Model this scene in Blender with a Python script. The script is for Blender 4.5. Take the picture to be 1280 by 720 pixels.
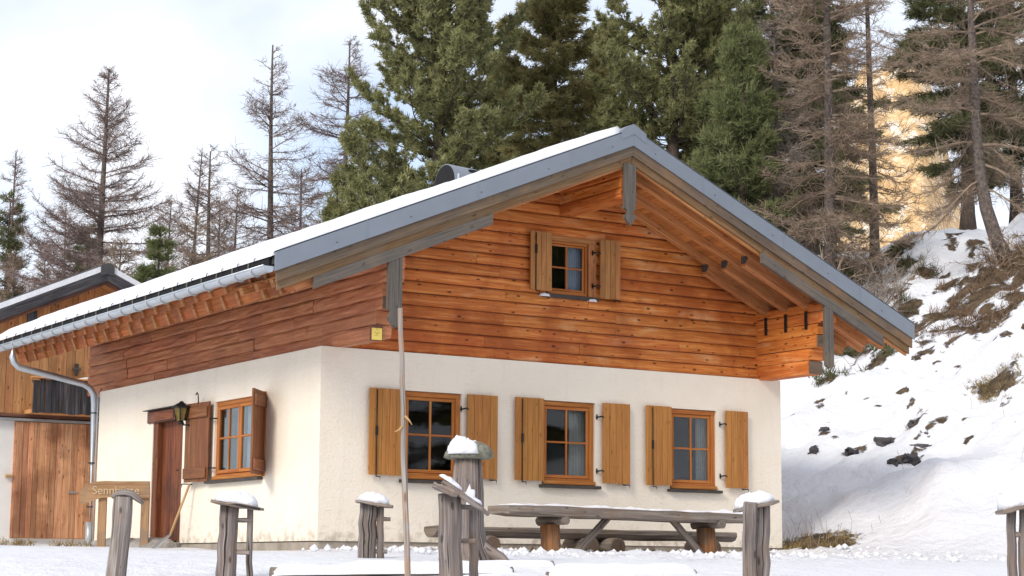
import bpy, math, random
import numpy as np
from mathutils import Vector, Matrix, noise

random.seed(7)
rng = np.random.default_rng(7)
PI = math.pi
scn = bpy.context.scene
for o in list(bpy.data.objects):
    bpy.data.objects.remove(o)

# ------------------------------------------------------------------ camera
FPX = 2379.9
YAW, PIT, ROL = 0.5627, 0.1465, 0.0077
CAM = np.array([-10.7173, -21.489, -0.3295])
_F = np.array([math.sin(YAW)*math.cos(PIT), math.cos(YAW)*math.cos(PIT), math.sin(PIT)])
_R = np.array([math.cos(YAW), -math.sin(YAW), 0.0])
_U = np.cross(_R, _F)
R2 = _R*math.cos(ROL) + _U*math.sin(ROL)
U2 = -_R*math.sin(ROL) + _U*math.cos(ROL)
cd = bpy.data.cameras.new('camera')
cam = bpy.data.objects.new('camera', cd)
scn.collection.objects.link(cam)
cam.matrix_world = Matrix(((R2[0], U2[0], -_F[0], CAM[0]), (R2[1], U2[1], -_F[1], CAM[1]),
                           (R2[2], U2[2], -_F[2], CAM[2]), (0, 0, 0, 1)))
cd.sensor_width = 36.0
cd.lens = FPX*36/1280
cd.clip_end = 6000
scn.camera = cam

# ------------------------------------------------------------------ sky, sun, exposure
SUN_AZ, SUN_EL = math.radians(246), math.radians(34)      # azimuth clockwise from +y
world = bpy.data.worlds.new('World')
scn.world = world
world.use_nodes = True
wn, wl = world.node_tree.nodes, world.node_tree.links
wn.clear()
wo = wn.new('ShaderNodeOutputWorld'); bg = wn.new('ShaderNodeBackground')
sky = wn.new('ShaderNodeTexSky'); sky.sky_type = 'NISHITA'; sky.sun_disc = False
sky.sun_elevation = SUN_EL; sky.sun_rotation = SUN_AZ
sky.air_density = 1.0; sky.dust_density = 1.5; sky.altitude = 1700
tc = wn.new('ShaderNodeTexCoord'); mp = wn.new('ShaderNodeMapping')
mp.inputs['Scale'].default_value = (2.2, 2.2, 5.0); mp.inputs['Location'].default_value = (0.4, 1.2, 0.3)
cn = wn.new('ShaderNodeTexNoise'); cn.inputs['Scale'].default_value = 1.6
cn.inputs['Detail'].default_value = 5; cn.inputs['Roughness'].default_value = 0.48; cn.inputs['Distortion'].default_value = 0.5
cr = wn.new('ShaderNodeMapRange'); cr.inputs[1].default_value = 0.34; cr.inputs[2].default_value = 0.62
cr.inputs[3].default_value = 0.38; cr.inputs[4].default_value = 0.97
mx = wn.new('ShaderNodeMix'); mx.data_type = 'RGBA'
mx.inputs[7].default_value = (6.1, 6.25, 6.6, 1)
wl.new(tc.outputs['Generated'], mp.inputs['Vector']); wl.new(mp.outputs[0], cn.inputs['Vector'])
wl.new(cn.outputs['Fac'], cr.inputs[0]); wl.new(cr.outputs[0], mx.inputs[0])
wl.new(sky.outputs[0], mx.inputs[6]); wl.new(mx.outputs[2], bg.inputs['Color'])
bg.inputs['Strength'].default_value = 0.10
wl.new(bg.outputs[0], wo.inputs['Surface'])
sd = bpy.data.lights.new('sun', 'SUN'); sd.energy = 1.35; sd.angle = math.radians(18); sd.color = (1.0, 0.93, 0.82)
sun = bpy.data.objects.new('sun', sd); scn.collection.objects.link(sun)
sdir = Vector((math.sin(SUN_AZ)*math.cos(SUN_EL), math.cos(SUN_AZ)*math.cos(SUN_EL), math.sin(SUN_EL)))
sun.rotation_euler = sdir.to_track_quat('Z', 'Y').to_euler(); sun.location = sdir*60
vs = scn.view_settings
vs.view_transform = 'Standard'; vs.look = 'None'; vs.exposure = 0.92; vs.gamma = 1.0; vs.use_curve_mapping = False

# ------------------------------------------------------------------ positions
def ray(x, y):
    return _F + R2*(x-640)/FPX + U2*(360-y)/FPX
def at(x, y, ax, v):
    d = ray(x, y); i = 'xyz'.index(ax)
    return Vector(CAM + d*(v-CAM[i])/d[i])
def dep(x, y, t):
    return Vector(CAM + ray(x, y)*t)
FW = np.array([math.sin(YAW), math.cos(YAW)])
RW = np.array([math.cos(YAW), -math.sin(YAW)])
def sstep(a, b, x):
    t = min(1, max(0, (x-a)/(b-a))); return t*t*(3-2*t)
def softp(x, k):
    if x/k > 20: return x
    return k*math.log1p(math.exp(x/k))
def H(x, y, detail=True):
    """ground height: terrace at the hut, bank down to the camera, hillside to the right and behind"""
    rx, ry = x-CAM[0], y-CAM[1]
    u = rx*RW[0]+ry*RW[1]; v = rx*FW[0]+ry*FW[1]
    z = -0.12
    if y < 0: z += 0.020*max(y, -12)
    z -= 0.14*min(softp(15.7-v, .35), 12)
    s = u*0.77 + v*0.64
    up = softp(s-21.4, 0.45)
    over = softp(s-38.2, 1.2)
    hill = 0.5*up - 0.47*over
    z += hill
    if y > 2 and hill < 1: z += 0.016*min(y-2, 14)*(1-hill)
    if v < -30: z += 0.22*(-30-v)*sstep(-30, -70, v)
    if detail:
        p = Vector((x*0.35, y*0.35, 0))
        k = sstep(0.1, 1.2, hill)
        a = 0.05 + 0.40*k
        z += a*noise.fractal(p, 1.0, 2.0, 5)*0.6
        if k > 0:
            n2 = noise.fractal(Vector((x*0.9+7, y*0.9, 3)), 1.0, 2.0, 4)
            z += 0.22*k*n2 + 0.05*k*noise.fractal(Vector((x*2.6, y*2.6, 5)), 1.0, 2.0, 3)
            r = max(0, noise.noise(Vector((x*0.45, y*0.45, 9)))) * sstep(3, 6, hill)
            z += 0.9*r*k
    return z

# ------------------------------------------------------------------ materials
MATS = {}
def nmat(name):
    m = bpy.data.materials.new(name); m.use_nodes = True
    n, l = m.node_tree.nodes, m.node_tree.links
    return m, n, l, n['Principled BSDF']
def ramp(n, stops):
    r = n.new('ShaderNodeValToRGB')
    e = r.color_ramp.elements
    while len(e) < len(stops): e.new(0.5)
    for i, (p, c) in enumerate(stops):
        e[i].position = p; e[i].color = (c[0], c[1], c[2], 1)
    return r
def mixc(n, l, fac, a, b, mode='MIX'):
    m = n.new('ShaderNodeMix'); m.data_type = 'RGBA'; m.blend_type = mode
    for sock, val in ((m.inputs[0], fac), (m.inputs[6], a), (m.inputs[7], b)):
        if hasattr(val, 'node'): l.new(val, sock)
        elif isinstance(val, (int, float)): sock.default_value = val
        else: sock.default_value = (val[0], val[1], val[2], 1)
    return m.outputs[2]
def mathn(n, l, op, a, b=None, c=None):
    m = n.new('ShaderNodeMath'); m.operation = op
    for i, val in enumerate((a, b, c)):
        if val is None: continue
        if hasattr(val, 'node'): l.new(val, m.inputs[i])
        else: m.inputs[i].default_value = val
    return m.outputs[0]
def mrange(n, l, v, a, b, c, d, smooth=False):
    m = n.new('ShaderNodeMapRange'); l.new(v, m.inputs[0])
    if smooth: m.interpolation_type = 'SMOOTHSTEP'
    for i, x in enumerate((a, b, c, d)): m.inputs[i+1].default_value = x
    return m.outputs[0]
def noisen(n, l, vec, scale, detail=4, rough=0.5, dist=0.0):
    t = n.new('ShaderNodeTexNoise'); t.inputs['Scale'].default_value = scale
    t.inputs['Detail'].default_value = detail; t.inputs['Roughness'].default_value = rough
    t.inputs['Distortion'].default_value = dist
    if vec is not None: l.new(vec, t.inputs['Vector'])
    return t.outputs['Fac']
def bumpn(n, l, h, strength, dist, bsdf):
    b = n.new('ShaderNodeBump'); b.inputs['Strength'].default_value = strength; b.inputs['Distance'].default_value = dist
    l.new(h, b.inputs['Height']); l.new(b.outputs[0], bsdf.inputs['Normal'])

def wood(name, dark, mid, light, knots=0.6, vary=0.35, stain=None, stain_amt=0.0, rough=0.62, gv=26.0, cracks=0.0, bump=0.35, stain_scale=1.3, pale=None, pale_amt=0.0):
    """timber by UV: u runs along the board in metres, v around it"""
    m, n, l, b = nmat(name)
    tx = n.new('ShaderNodeTexCoord'); oi = n.new('ShaderNodeObjectInfo')
    sp = n.new('ShaderNodeSeparateXYZ'); l.new(tx.outputs['UV'], sp.inputs[0])
    rnd = oi.outputs['Random']
    def vec(su, sv):
        c = n.new('ShaderNodeCombineXYZ')
        l.new(mathn(n, l, 'MULTIPLY_ADD', sp.outputs[0], su, mathn(n, l, 'MULTIPLY', rnd, 61.0)), c.inputs[0])
        l.new(mathn(n, l, 'MULTIPLY_ADD', sp.outputs[1], sv, mathn(n, l, 'MULTIPLY', rnd, 17.0)), c.inputs[1])
        l.new(mathn(n, l, 'MULTIPLY', rnd, 9.0), c.inputs[2])
        return c.outputs[0]
    g = noisen(n, l, vec(1.3, gv), 1.0, 6, 0.6, 0.9)
    g2 = noisen(n, l, vec(2.5, gv*3.2), 1.0, 3, 0.5, 0.2)
    gm = mathn(n, l, 'MULTIPLY_ADD', g2, 0.35, mathn(n, l, 'MULTIPLY', g, 0.75))
    r = ramp(n, [(0.34, dark), (0.55, mid), (0.74, light)]); l.new(gm, r.inputs[0])
    col = r.outputs[0]
    if pale is not None:
        pz = noisen(n, l, vec(1.1, 5.0), 1.0, 4, 0.6, 0.4)
        col = mixc(n, l, mrange(n, l, pz, 0.55, 0.72, 0, pale_amt, True), col, pale)
    if stain is not None:
        s = noisen(n, l, tx.outputs['Object'], stain_scale, 5, 0.62, 0.3)
        col = mixc(n, l, mrange(n, l, s, 0.44, 0.66, 0.0, stain_amt, True), col, stain)
    if knots > 0:
        vo = n.new('ShaderNodeTexVoronoi'); vo.voronoi_dimensions = '2D'; vo.inputs['Scale'].default_value = 1.0
        l.new(vec(4.2, 9.5), vo.inputs['Vector'])
        cs_ = n.new('ShaderNodeSeparateColor'); l.new(vo.outputs['Color'], cs_.inputs[0])
        k = mrange(n, l, mathn(n, l, 'ADD', vo.outputs['Distance'], mathn(n, l, 'MULTIPLY', cs_.outputs[0], 0.26)), 0.09, 0.20, knots, 0.0, True)
        col = mixc(n, l, k, col, tuple(c*0.25 for c in dark))
    if cracks > 0:
        c = noisen(n, l, vec(0.8, gv*1.6), 1.0, 2, 0.4, 0.5)
        col = mixc(n, l, mrange(n, l, c, 0.62, 0.68, 0, cracks, True), col, tuple(c_*0.18 for c_ in dark))
    hs = n.new('ShaderNodeHueSaturation'); l.new(col, hs.inputs['Color'])
    l.new(mathn(n, l, 'MULTIPLY_ADD', rnd, vary, 1-vary/2), hs.inputs['Value'])
    l.new(mathn(n, l, 'MULTIPLY_ADD', mathn(n, l, 'FRACT', mathn(n, l, 'MULTIPLY', rnd, 7.7)), 0.008, 0.496), hs.inputs['Hue'])
    l.new(hs.outputs[0], b.inputs['Base Color'])
    b.inputs['Roughness'].default_value = rough; b.inputs['Specular IOR Level'].default_value = 0.3
    bumpn(n, l, gm, bump, 0.008, b)
    MATS[name] = m
    return m
wood('wood_orange', (.33, .080, .014), (.58, .180, .036), (.78, .34, .095), knots=0.9, vary=0.20, stain=(.34, .078, .013), stain_amt=0.72, stain_scale=1.0, pale=(.76, .43, .20), pale_amt=0.6)
wood('wood_hewn', (.33, .105, .044), (.50, .185, .080), (.64, .29, .140), knots=0.2, vary=0.18, stain=(.34, .130, .075), stain_amt=0.5, bump=0.7, gv=18, cracks=0.35)
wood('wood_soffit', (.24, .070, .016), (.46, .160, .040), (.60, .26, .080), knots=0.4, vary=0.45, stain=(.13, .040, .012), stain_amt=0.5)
wood('wood_rafter', (.27, .092, .028), (.45, .185, .064), (.60, .30, .125), knots=0.5, vary=0.25, stain=(.21, .075, .026), stain_amt=0.4)
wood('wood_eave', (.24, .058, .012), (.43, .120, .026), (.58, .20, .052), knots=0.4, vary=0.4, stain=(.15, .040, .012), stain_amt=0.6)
wood('wood_grey', (.068, .057, .048), (.110, .095, .082), (.158, .140, .122), knots=0.5, vary=0.15, gv=34, stain=(.20, .15, .10), stain_amt=0.4, cracks=0.5)
wood('wood_barge', (.070, .048, .032), (.125, .090, .062), (.185, .138, .098), knots=0.5, vary=0.2, gv=30, stain=(.26, .145, .065), stain_amt=0.55, stain_scale=1.1, cracks=0.3)
wood('wood_barge_low', (.095, .050, .022), (.185, .100, .044), (.27, .155, .070), knots=0.7, vary=0.15, gv=28, stain=(.20, .15, .10), stain_amt=0.6, cracks=0.2)
wood('wood_shutter', (.29, .110, .024), (.41, .170, .040), (.50, .23, .064), knots=0.45, vary=0.10, gv=22, bump=0.15)
wood('wood_shutter_pale', (.29, .120, .034), (.43, .190, .058), (.55, .28, .098), knots=0.5, vary=0.2, gv=22, stain=(.26, .14, .065), stain_amt=0.35)
wood('wood_shutter_dark', (.115, .040, .016), (.20, .075, .030), (.30, .125, .055), knots=0.3, vary=0.2, gv=24)
wood('wood_window', (.24, .072, .014), (.42, .140, .028), (.55, .22, .058), knots=0.15, vary=0.15, gv=30, bump=0.12)
wood('wood_door', (.075, .020, .009), (.19, .055, .021), (.32, .115, .045), knots=0.6, vary=0.35, stain=(.06, .022, .012), stain_amt=0.6, gv=18, cracks=0.3)
wood('wood_beam_dark', (.05, .022, .016), (.12, .050, .035), (.22, .10, .075), knots=0.2, vary=0.15, stain=(.28, .10, .045), stain_amt=0.5)
wood('wood_log', (.080, .062, .054), (.20, .165, .148), (.40, .35, .325), knots=0.7, vary=0.18, gv=26, stain=(.24, .165, .115), stain_amt=0.55, cracks=0.95, bump=1.0, stain_scale=3.0)
wood('wood_log_fresh', (.10, .045, .020), (.27, .110, .040), (.42, .21, .090), knots=0.3, vary=0.1, gv=16, stain=(.16, .115, .085), stain_amt=0.75, cracks=0.5, stain_scale=5.0)
wood('wood_table', (.090, .072, .060), (.185, .150, .125), (.30, .255, .22), knots=0.6, vary=0.15, gv=22, stain=(.16, .10, .060), stain_amt=0.5, cracks=0.55, bump=0.7, stain_scale=2.5)
wood('wood_endgrain', (.080, .052, .036), (.155, .105, .072), (.23, .165, .12), knots=0.0, vary=0.2, gv=10, cracks=0.5)
wood('wood_barn', (.38, .155, .058), (.64, .30, .120), (.77, .43, .20), knots=0.75, vary=0.40, gv=20, stain=(.24, .10, .040), stain_amt=0.35)
wood('wood_barn_door', (.33, .125, .060), (.58, .27, .135), (.74, .44, .25), knots=0.7, vary=0.6, gv=18, stain=(.14, .040, .018), stain_amt=0.55)
wood('wood_barn_dark', (.014, .013, .014), (.040, .037, .040), (.11, .105, .115), knots=0.4, vary=0.7, gv=20, cracks=0.3)
wood('wood_sign', (.20, .105, .048), (.34, .195, .095), (.43, .27, .145), knots=0.3, vary=0.1, gv=24, stain=(.20, .16, .135), stain_amt=0.7, stain_scale=2.2)
wood('wood_handle', (.33, .19, .075), (.48, .30, .13), (.58, .40, .20), knots=0, vary=0.1)
wood('wood_pole', (.13, .110, .095), (.26, .225, .195), (.42, .38, .345), knots=0.5, vary=0.1, gv=30, stain=(.40, .20, .080), stain_amt=0.5, stain_scale=4.5, cracks=0.6)

def plain(name, col, rough=0.6, metal=0.0, var=0.12, scale=6.0, bump=0.0, bscale=60, bdist=0.01, spec=0.4):
    m, n, l, b = nmat(name)
    tx = n.new('ShaderNodeTexCoord')
    f = noisen(n, l, tx.outputs['Object'], scale, 5, 0.6)
    c = mixc(n, l, mrange(n, l, f, 0.3, 0.7, 0, 1), tuple(x*(1-var) for x in col), tuple(min(1, x*(1+var)) for x in col))
    l.new(c, b.inputs['Base Color']); b.inputs['Roughness'].default_value = rough; b.inputs['Metallic'].default_value = metal
    b.inputs['Specular IOR Level'].default_value = spec
    if bump > 0: bumpn(n, l, noisen(n, l, tx.outputs['Object'], bscale, 4, 0.6), bump, bdist, b)
    MATS[name] = m
    return m
plain('metal_flashing', (.235, .262, .305), 0.42, 0.35, 0.05, 3.0)
plain('metal_zinc', (.50, .54, .58), 0.32, 0.65, 0.08, 4.0)
plain('metal_pipe', (.42, .43, .44), 0.40, 0.5, 0.12, 6.0)
plain('iron', (.025, .024, .024), 0.5, 0.6, 0.2)
plain('roof_dark', (.06, .058, .058), 0.7, 0.0, 0.2)
plain('hood_dark', (.008, .008, .009), 0.9, 0.0, 0.3, 8)
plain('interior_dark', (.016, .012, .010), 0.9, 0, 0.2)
plain('curtain', (.55, .50, .42), 0.9, 0, 0.10, 14)
plain('curtain_white', (.62, .64, .70), 0.9, 0, 0.06, 14)
plain('sill_dark', (.055, .045, .038), 0.6, 0, 0.3)
plain('plaque_yellow', (.80, .60, .14), 0.45, 0, 0.05)
plain('plaque_mark', (.28, .20, .05), 0.6, 0, 0.05)
plain('lantern_glass', (.16, .11, .018), 0.12, 0, 0.35, 20)
plain('carving', (.54, .40, .25), 0.8, 0, 0.1)
plain('carving_dark', (.10, .045, .018), 0.8, 0, 0.1)
plain('stone', (.30, .275, .25), 0.9, 0, 0.35, 9, 0.8, 25, 0.02)
plain('rock_dark', (.075, .070, .075), 0.9, 0, 0.45, 6, 1.0, 14, 0.04)
plain('lichen_stone', (.20, .195, .150), 0.95, 0, 0.5, 22, 1.0, 40, 0.02)
plain('concrete', (.34, .29, .235), 0.9, 0, 0.25, 5, 0.5, 40, 0.01)
plain('barn_plaster', (.80, .78, .74), 0.9, 0, 0.04, 3, 0.3, 60, 0.006)
plain('bark_pine', (.085, .062, .048), 0.95, 0, 0.4, 9, 1.0, 18, 0.03)
plain('bark_larch', (.145, .115, .098), 0.95, 0, 0.6, 14, 1.0, 22, 0.06)
plain('twig_larch', (.225, .165, .145), 0.9, 0, 0.3, 3)
plain('twig_warm', (.27, .200, .145), 0.9, 0, 0.3, 3)
plain('twig_dead', (.26, .215, .185), 0.9, 0, 0.3, 3)
plain('grass_dry', (.27, .195, .085), 0.9, 0, 0.45, 5)
plain('grass_brown', (.17, .105, .062), 0.9, 0, 0.5, 3)
plain('heather', (.085, .088, .036), 0.9, 0, 0.5, 3)

def plaster_mat():
    m, n, l, b = nmat('plaster')
    tx = n.new('ShaderNodeTexCoord')
    f = noisen(n, l, tx.outputs['Object'], 1.1, 6, 0.6)
    c = mixc(n, l, mrange(n, l, f, 0.3, 0.7, 0, 1), (.83, .74, .605), (.89, .81, .69))
    # splash dirt just above the plinth, blotchy
    sp = n.new('ShaderNodeSeparateXYZ'); l.new(tx.outputs['Object'], sp.inputs[0])
    f2 = noisen(n, l, tx.outputs['Object'], 7.0, 5, 0.65)
    low = mathn(n, l, 'MULTIPLY', mrange(n, l, sp.outputs[2], 0.05, 0.45, 1, 0, True), mrange(n, l, f2, 0.50, 0.64, 0, 0.42, True))
    c = mixc(n, l, low, c, (.42, .34, .25))
    mps = n.new('ShaderNodeMapping'); mps.inputs['Scale'].default_value = (5, 5, .5); l.new(tx.outputs['Object'], mps.inputs[0])
    f3 = noisen(n, l, mps.outputs[0], 1.0, 6, 0.65)
    c = mixc(n, l, mrange(n, l, f3, 0.52, 0.70, 0, 0.12, True), c, (.60, .52, .42))
    edge = mathn(n, l, 'MULTIPLY', mrange(n, l, sp.outputs[2], 0.0, 0.16, 1, 0, True), mrange(n, l, f2, 0.36, 0.6, 0, 0.45, True))
    c = mixc(n, l, edge, c, (.38, .31, .23))
    l.new(c, b.inputs['Base Color']); b.inputs['Roughness'].default_value = 0.93; b.inputs['Specular IOR Level'].default_value = 0.2
    h1 = noisen(n, l, tx.outputs['Object'], 24, 5, 0.6)
    mpn = n.new('ShaderNodeMapping'); mpn.inputs['Scale'].default_value = (9, 9, 34); l.new(tx.outputs['Object'], mpn.inputs[0])
    h2 = mrange(n, l, noisen(n, l, mpn.outputs[0], 1.0, 3, 0.5, 0.6), 0.58, 0.75, 1, 0)
    bumpn(n, l, mathn(n, l, 'MULTIPLY_ADD', h2, 0.4, h1), 0.55, 0.016, b)
    MATS['plaster'] = m
plaster_mat()

def glass_mat():
    m, n, l, b = nmat('window_glass')
    out = n['Material Output']
    fr = n.new('ShaderNodeFresnel'); fr.inputs[0].default_value = 1.52
    gl = n.new('ShaderNodeBsdfGlossy'); gl.inputs['Roughness'].default_value = 0.02
    tr = n.new('ShaderNodeBsdfTransparent'); tr.inputs[0].default_value = (.82, .86, .88, 1)
    tx = n.new('ShaderNodeTexCoord')
    bp = n.new('ShaderNodeBump'); bp.inputs['Strength'].default_value = 0.05; bp.inputs['Distance'].default_value = 0.02
    l.new(noisen(n, l, tx.outputs['Object'], 2.5, 2, 0.4), bp.inputs['Height']); l.new(bp.outputs[0], gl.inputs['Normal'])
    ms = n.new('ShaderNodeMixShader')
    l.new(mathn(n, l, 'MULTIPLY_ADD', fr.outputs[0], 0.62, 0.0), ms.inputs[0])
    l.new(tr.outputs[0], ms.inputs[1]); l.new(gl.outputs[0], ms.inputs[2]); l.new(ms.outputs[0], out.inputs[0])
    MATS['window_glass'] = m
glass_mat()

def snow_mat(name, ground=False):
    m, n, l, b = nmat(name)
    tx = n.new('ShaderNodeTexCoord'); P = tx.outputs['Object']
    f = noisen(n, l, P, 0.8, 5, 0.6)
    col = mixc(n, l, mrange(n, l, f, 0.3, 0.7, 0, 1), (.74, .745, .785), (.81, .815, .845))
    b.inputs['Roughness'].default_value = 0.55; b.inputs['Specular IOR Level'].default_value = 0.25
    h = mathn(n, l, 'MULTIPLY_ADD', noisen(n, l, P, 38, 4, 0.6), 0.25, noisen(n, l, P, 5.0, 5, 0.55))
    if ground:
        geo = n.new('ShaderNodeAttribute'); geo.attribute_name = 'bare'
        bare = geo.outputs['Fac']
        e = mathn(n, l, 'MULTIPLY_ADD', noisen(n, l, P, 2.6, 7, 0.68, 0.4), 1.5, -0.75)
        e = mathn(n, l, 'ADD', bare, e)
        k = mrange(n, l, e, 0.47, 0.58, 0, 1, True)
        s = noisen(n, l, P, 6.0, 6, 0.7)
        soil = ramp(n, [(0.30, (.045, .034, .026)), (0.48, (.115, .080, .050)), (0.60, (.195, .135, .075)), (0.75, (.10, .100, .050))]); l.new(s, soil.inputs[0])
        col = mixc(n, l, k, col, soil.outputs[0])
        l.new(mathn(n, l, 'MULTIPLY_ADD', k, 0.35, 0.55), b.inputs['Roughness'])
        h = mathn(n, l, 'ADD', h, mathn(n, l, 'MULTIPLY', k, mathn(n, l, 'MULTIPLY', noisen(n, l, P, 12, 5, 0.7), 2.0)))
    l.new(col, b.inputs['Base Color'])
    bumpn(n, l, h, 0.8 if ground else 0.6, 0.09 if ground else 0.04, b)
    MATS[name] = m
snow_mat('snow'); snow_mat('snow_ground', True)

def needle_mat(name, c1, c2, c3):
    m, n, l, b = nmat(name)
    tx = n.new('ShaderNodeTexCoord'); P = tx.outputs['Object']
    f = noisen(n, l, P, 2.2, 4, 0.65); g = noisen(n, l, P, 14.0, 2, 0.5)
    fm = mathn(n, l, 'MULTIPLY_ADD', g, 0.5, mathn(n, l, 'MULTIPLY', f, 0.6))
    r = ramp(n, [(0.36, c1), (0.54, c2), (0.72, c3)]); l.new(fm, r.inputs[0])
    out = n['Material Output']
    df = n.new('ShaderNodeBsdfDiffuse'); tl = n.new('ShaderNodeBsdfTranslucent')
    l.new(r.outputs[0], df.inputs[0]); l.new(r.outputs[0], tl.inputs[0])
    ms = n.new('ShaderNodeMixShader'); ms.inputs[0].default_value = 0.38
    l.new(df.outputs[0], ms.inputs[1]); l.new(tl.outputs[0], ms.inputs[2]); l.new(ms.outputs[0], out.inputs[0])
    MATS[name] = m
needle_mat('needles_pine', (.145, .150, .064), (.29, .29, .135), (.45, .435, .225))
needle_mat('needles_spruce', (.20, .180, .075), (.36, .32, .145), (.50, .45, .23))
needle_mat('needles_fresh', (.105, .125, .050), (.20, .22, .098), (.30, .315, .155))
needle_mat('needles_dark', (.085, .090, .044), (.165, .170, .085), (.25, .245, .135))

def mountain_mat():  # dry grass and larch gold, with the slope's sunlight painted into the tones
    m, n, l, b = nmat('far_slope')
    tx = n.new('ShaderNodeTexCoord'); P = tx.outputs['Object']
    f = noisen(n, l, P, 0.06, 7, 0.65); g = noisen(n, l, P, 0.5, 5, 0.75)
    r = ramp(n, [(0.38, (.22, .14, .065)), (0.48, (.56, .35, .16)), (0.60, (.78, .56, .32))])
    l.new(mathn(n, l, 'MULTIPLY_ADD', g, 0.6, mathn(n, l, 'MULTIPLY', f, 0.45)), r.inputs[0])
    s = mrange(n, l, mathn(n, l, 'MULTIPLY_ADD', noisen(n, l, P, 0.16, 6, 0.75), 0.6, mathn(n, l, 'MULTIPLY', f, 0.5)), 0.58, 0.63, 0, 0.8, True)
    l.new(mixc(n, l, s, r.outputs[0], (.86, .78, .68)), b.inputs['Base Color']); b.inputs['Roughness'].default_value = 1.0
    MATS['far_slope'] = m
mountain_mat()

# ------------------------------------------------------------------ mesh helpers
def link(o): scn.collection.objects.link(o); return o
ROOTLOC = {}
def put(name, mesh, mat, parent=None):
    if mat: mesh.materials.append(MATS[mat] if isinstance(mat, str) else mat)
    o = link(bpy.data.objects.new(name, mesh))
    if parent is not None:
        o.parent = parent
        if parent.name in ROOTLOC:
            o.matrix_parent_inverse = Matrix.Translation(-ROOTLOC[parent.name])
    return o
def thing(name, label, cat, loc, group=None):
    o = link(bpy.data.objects.new(name, None)); o.location = loc; o.empty_display_size = 0.3
    ROOTLOC[o.name] = Vector(loc)
    tag(o, label, cat, group)
    return o
def tag(o, label, cat, group=None, kind=None):
    if label: o['label'] = label
    if cat: o['category'] = cat
    if group: o['group'] = group
    if kind: o['kind'] = kind
    return o

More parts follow.
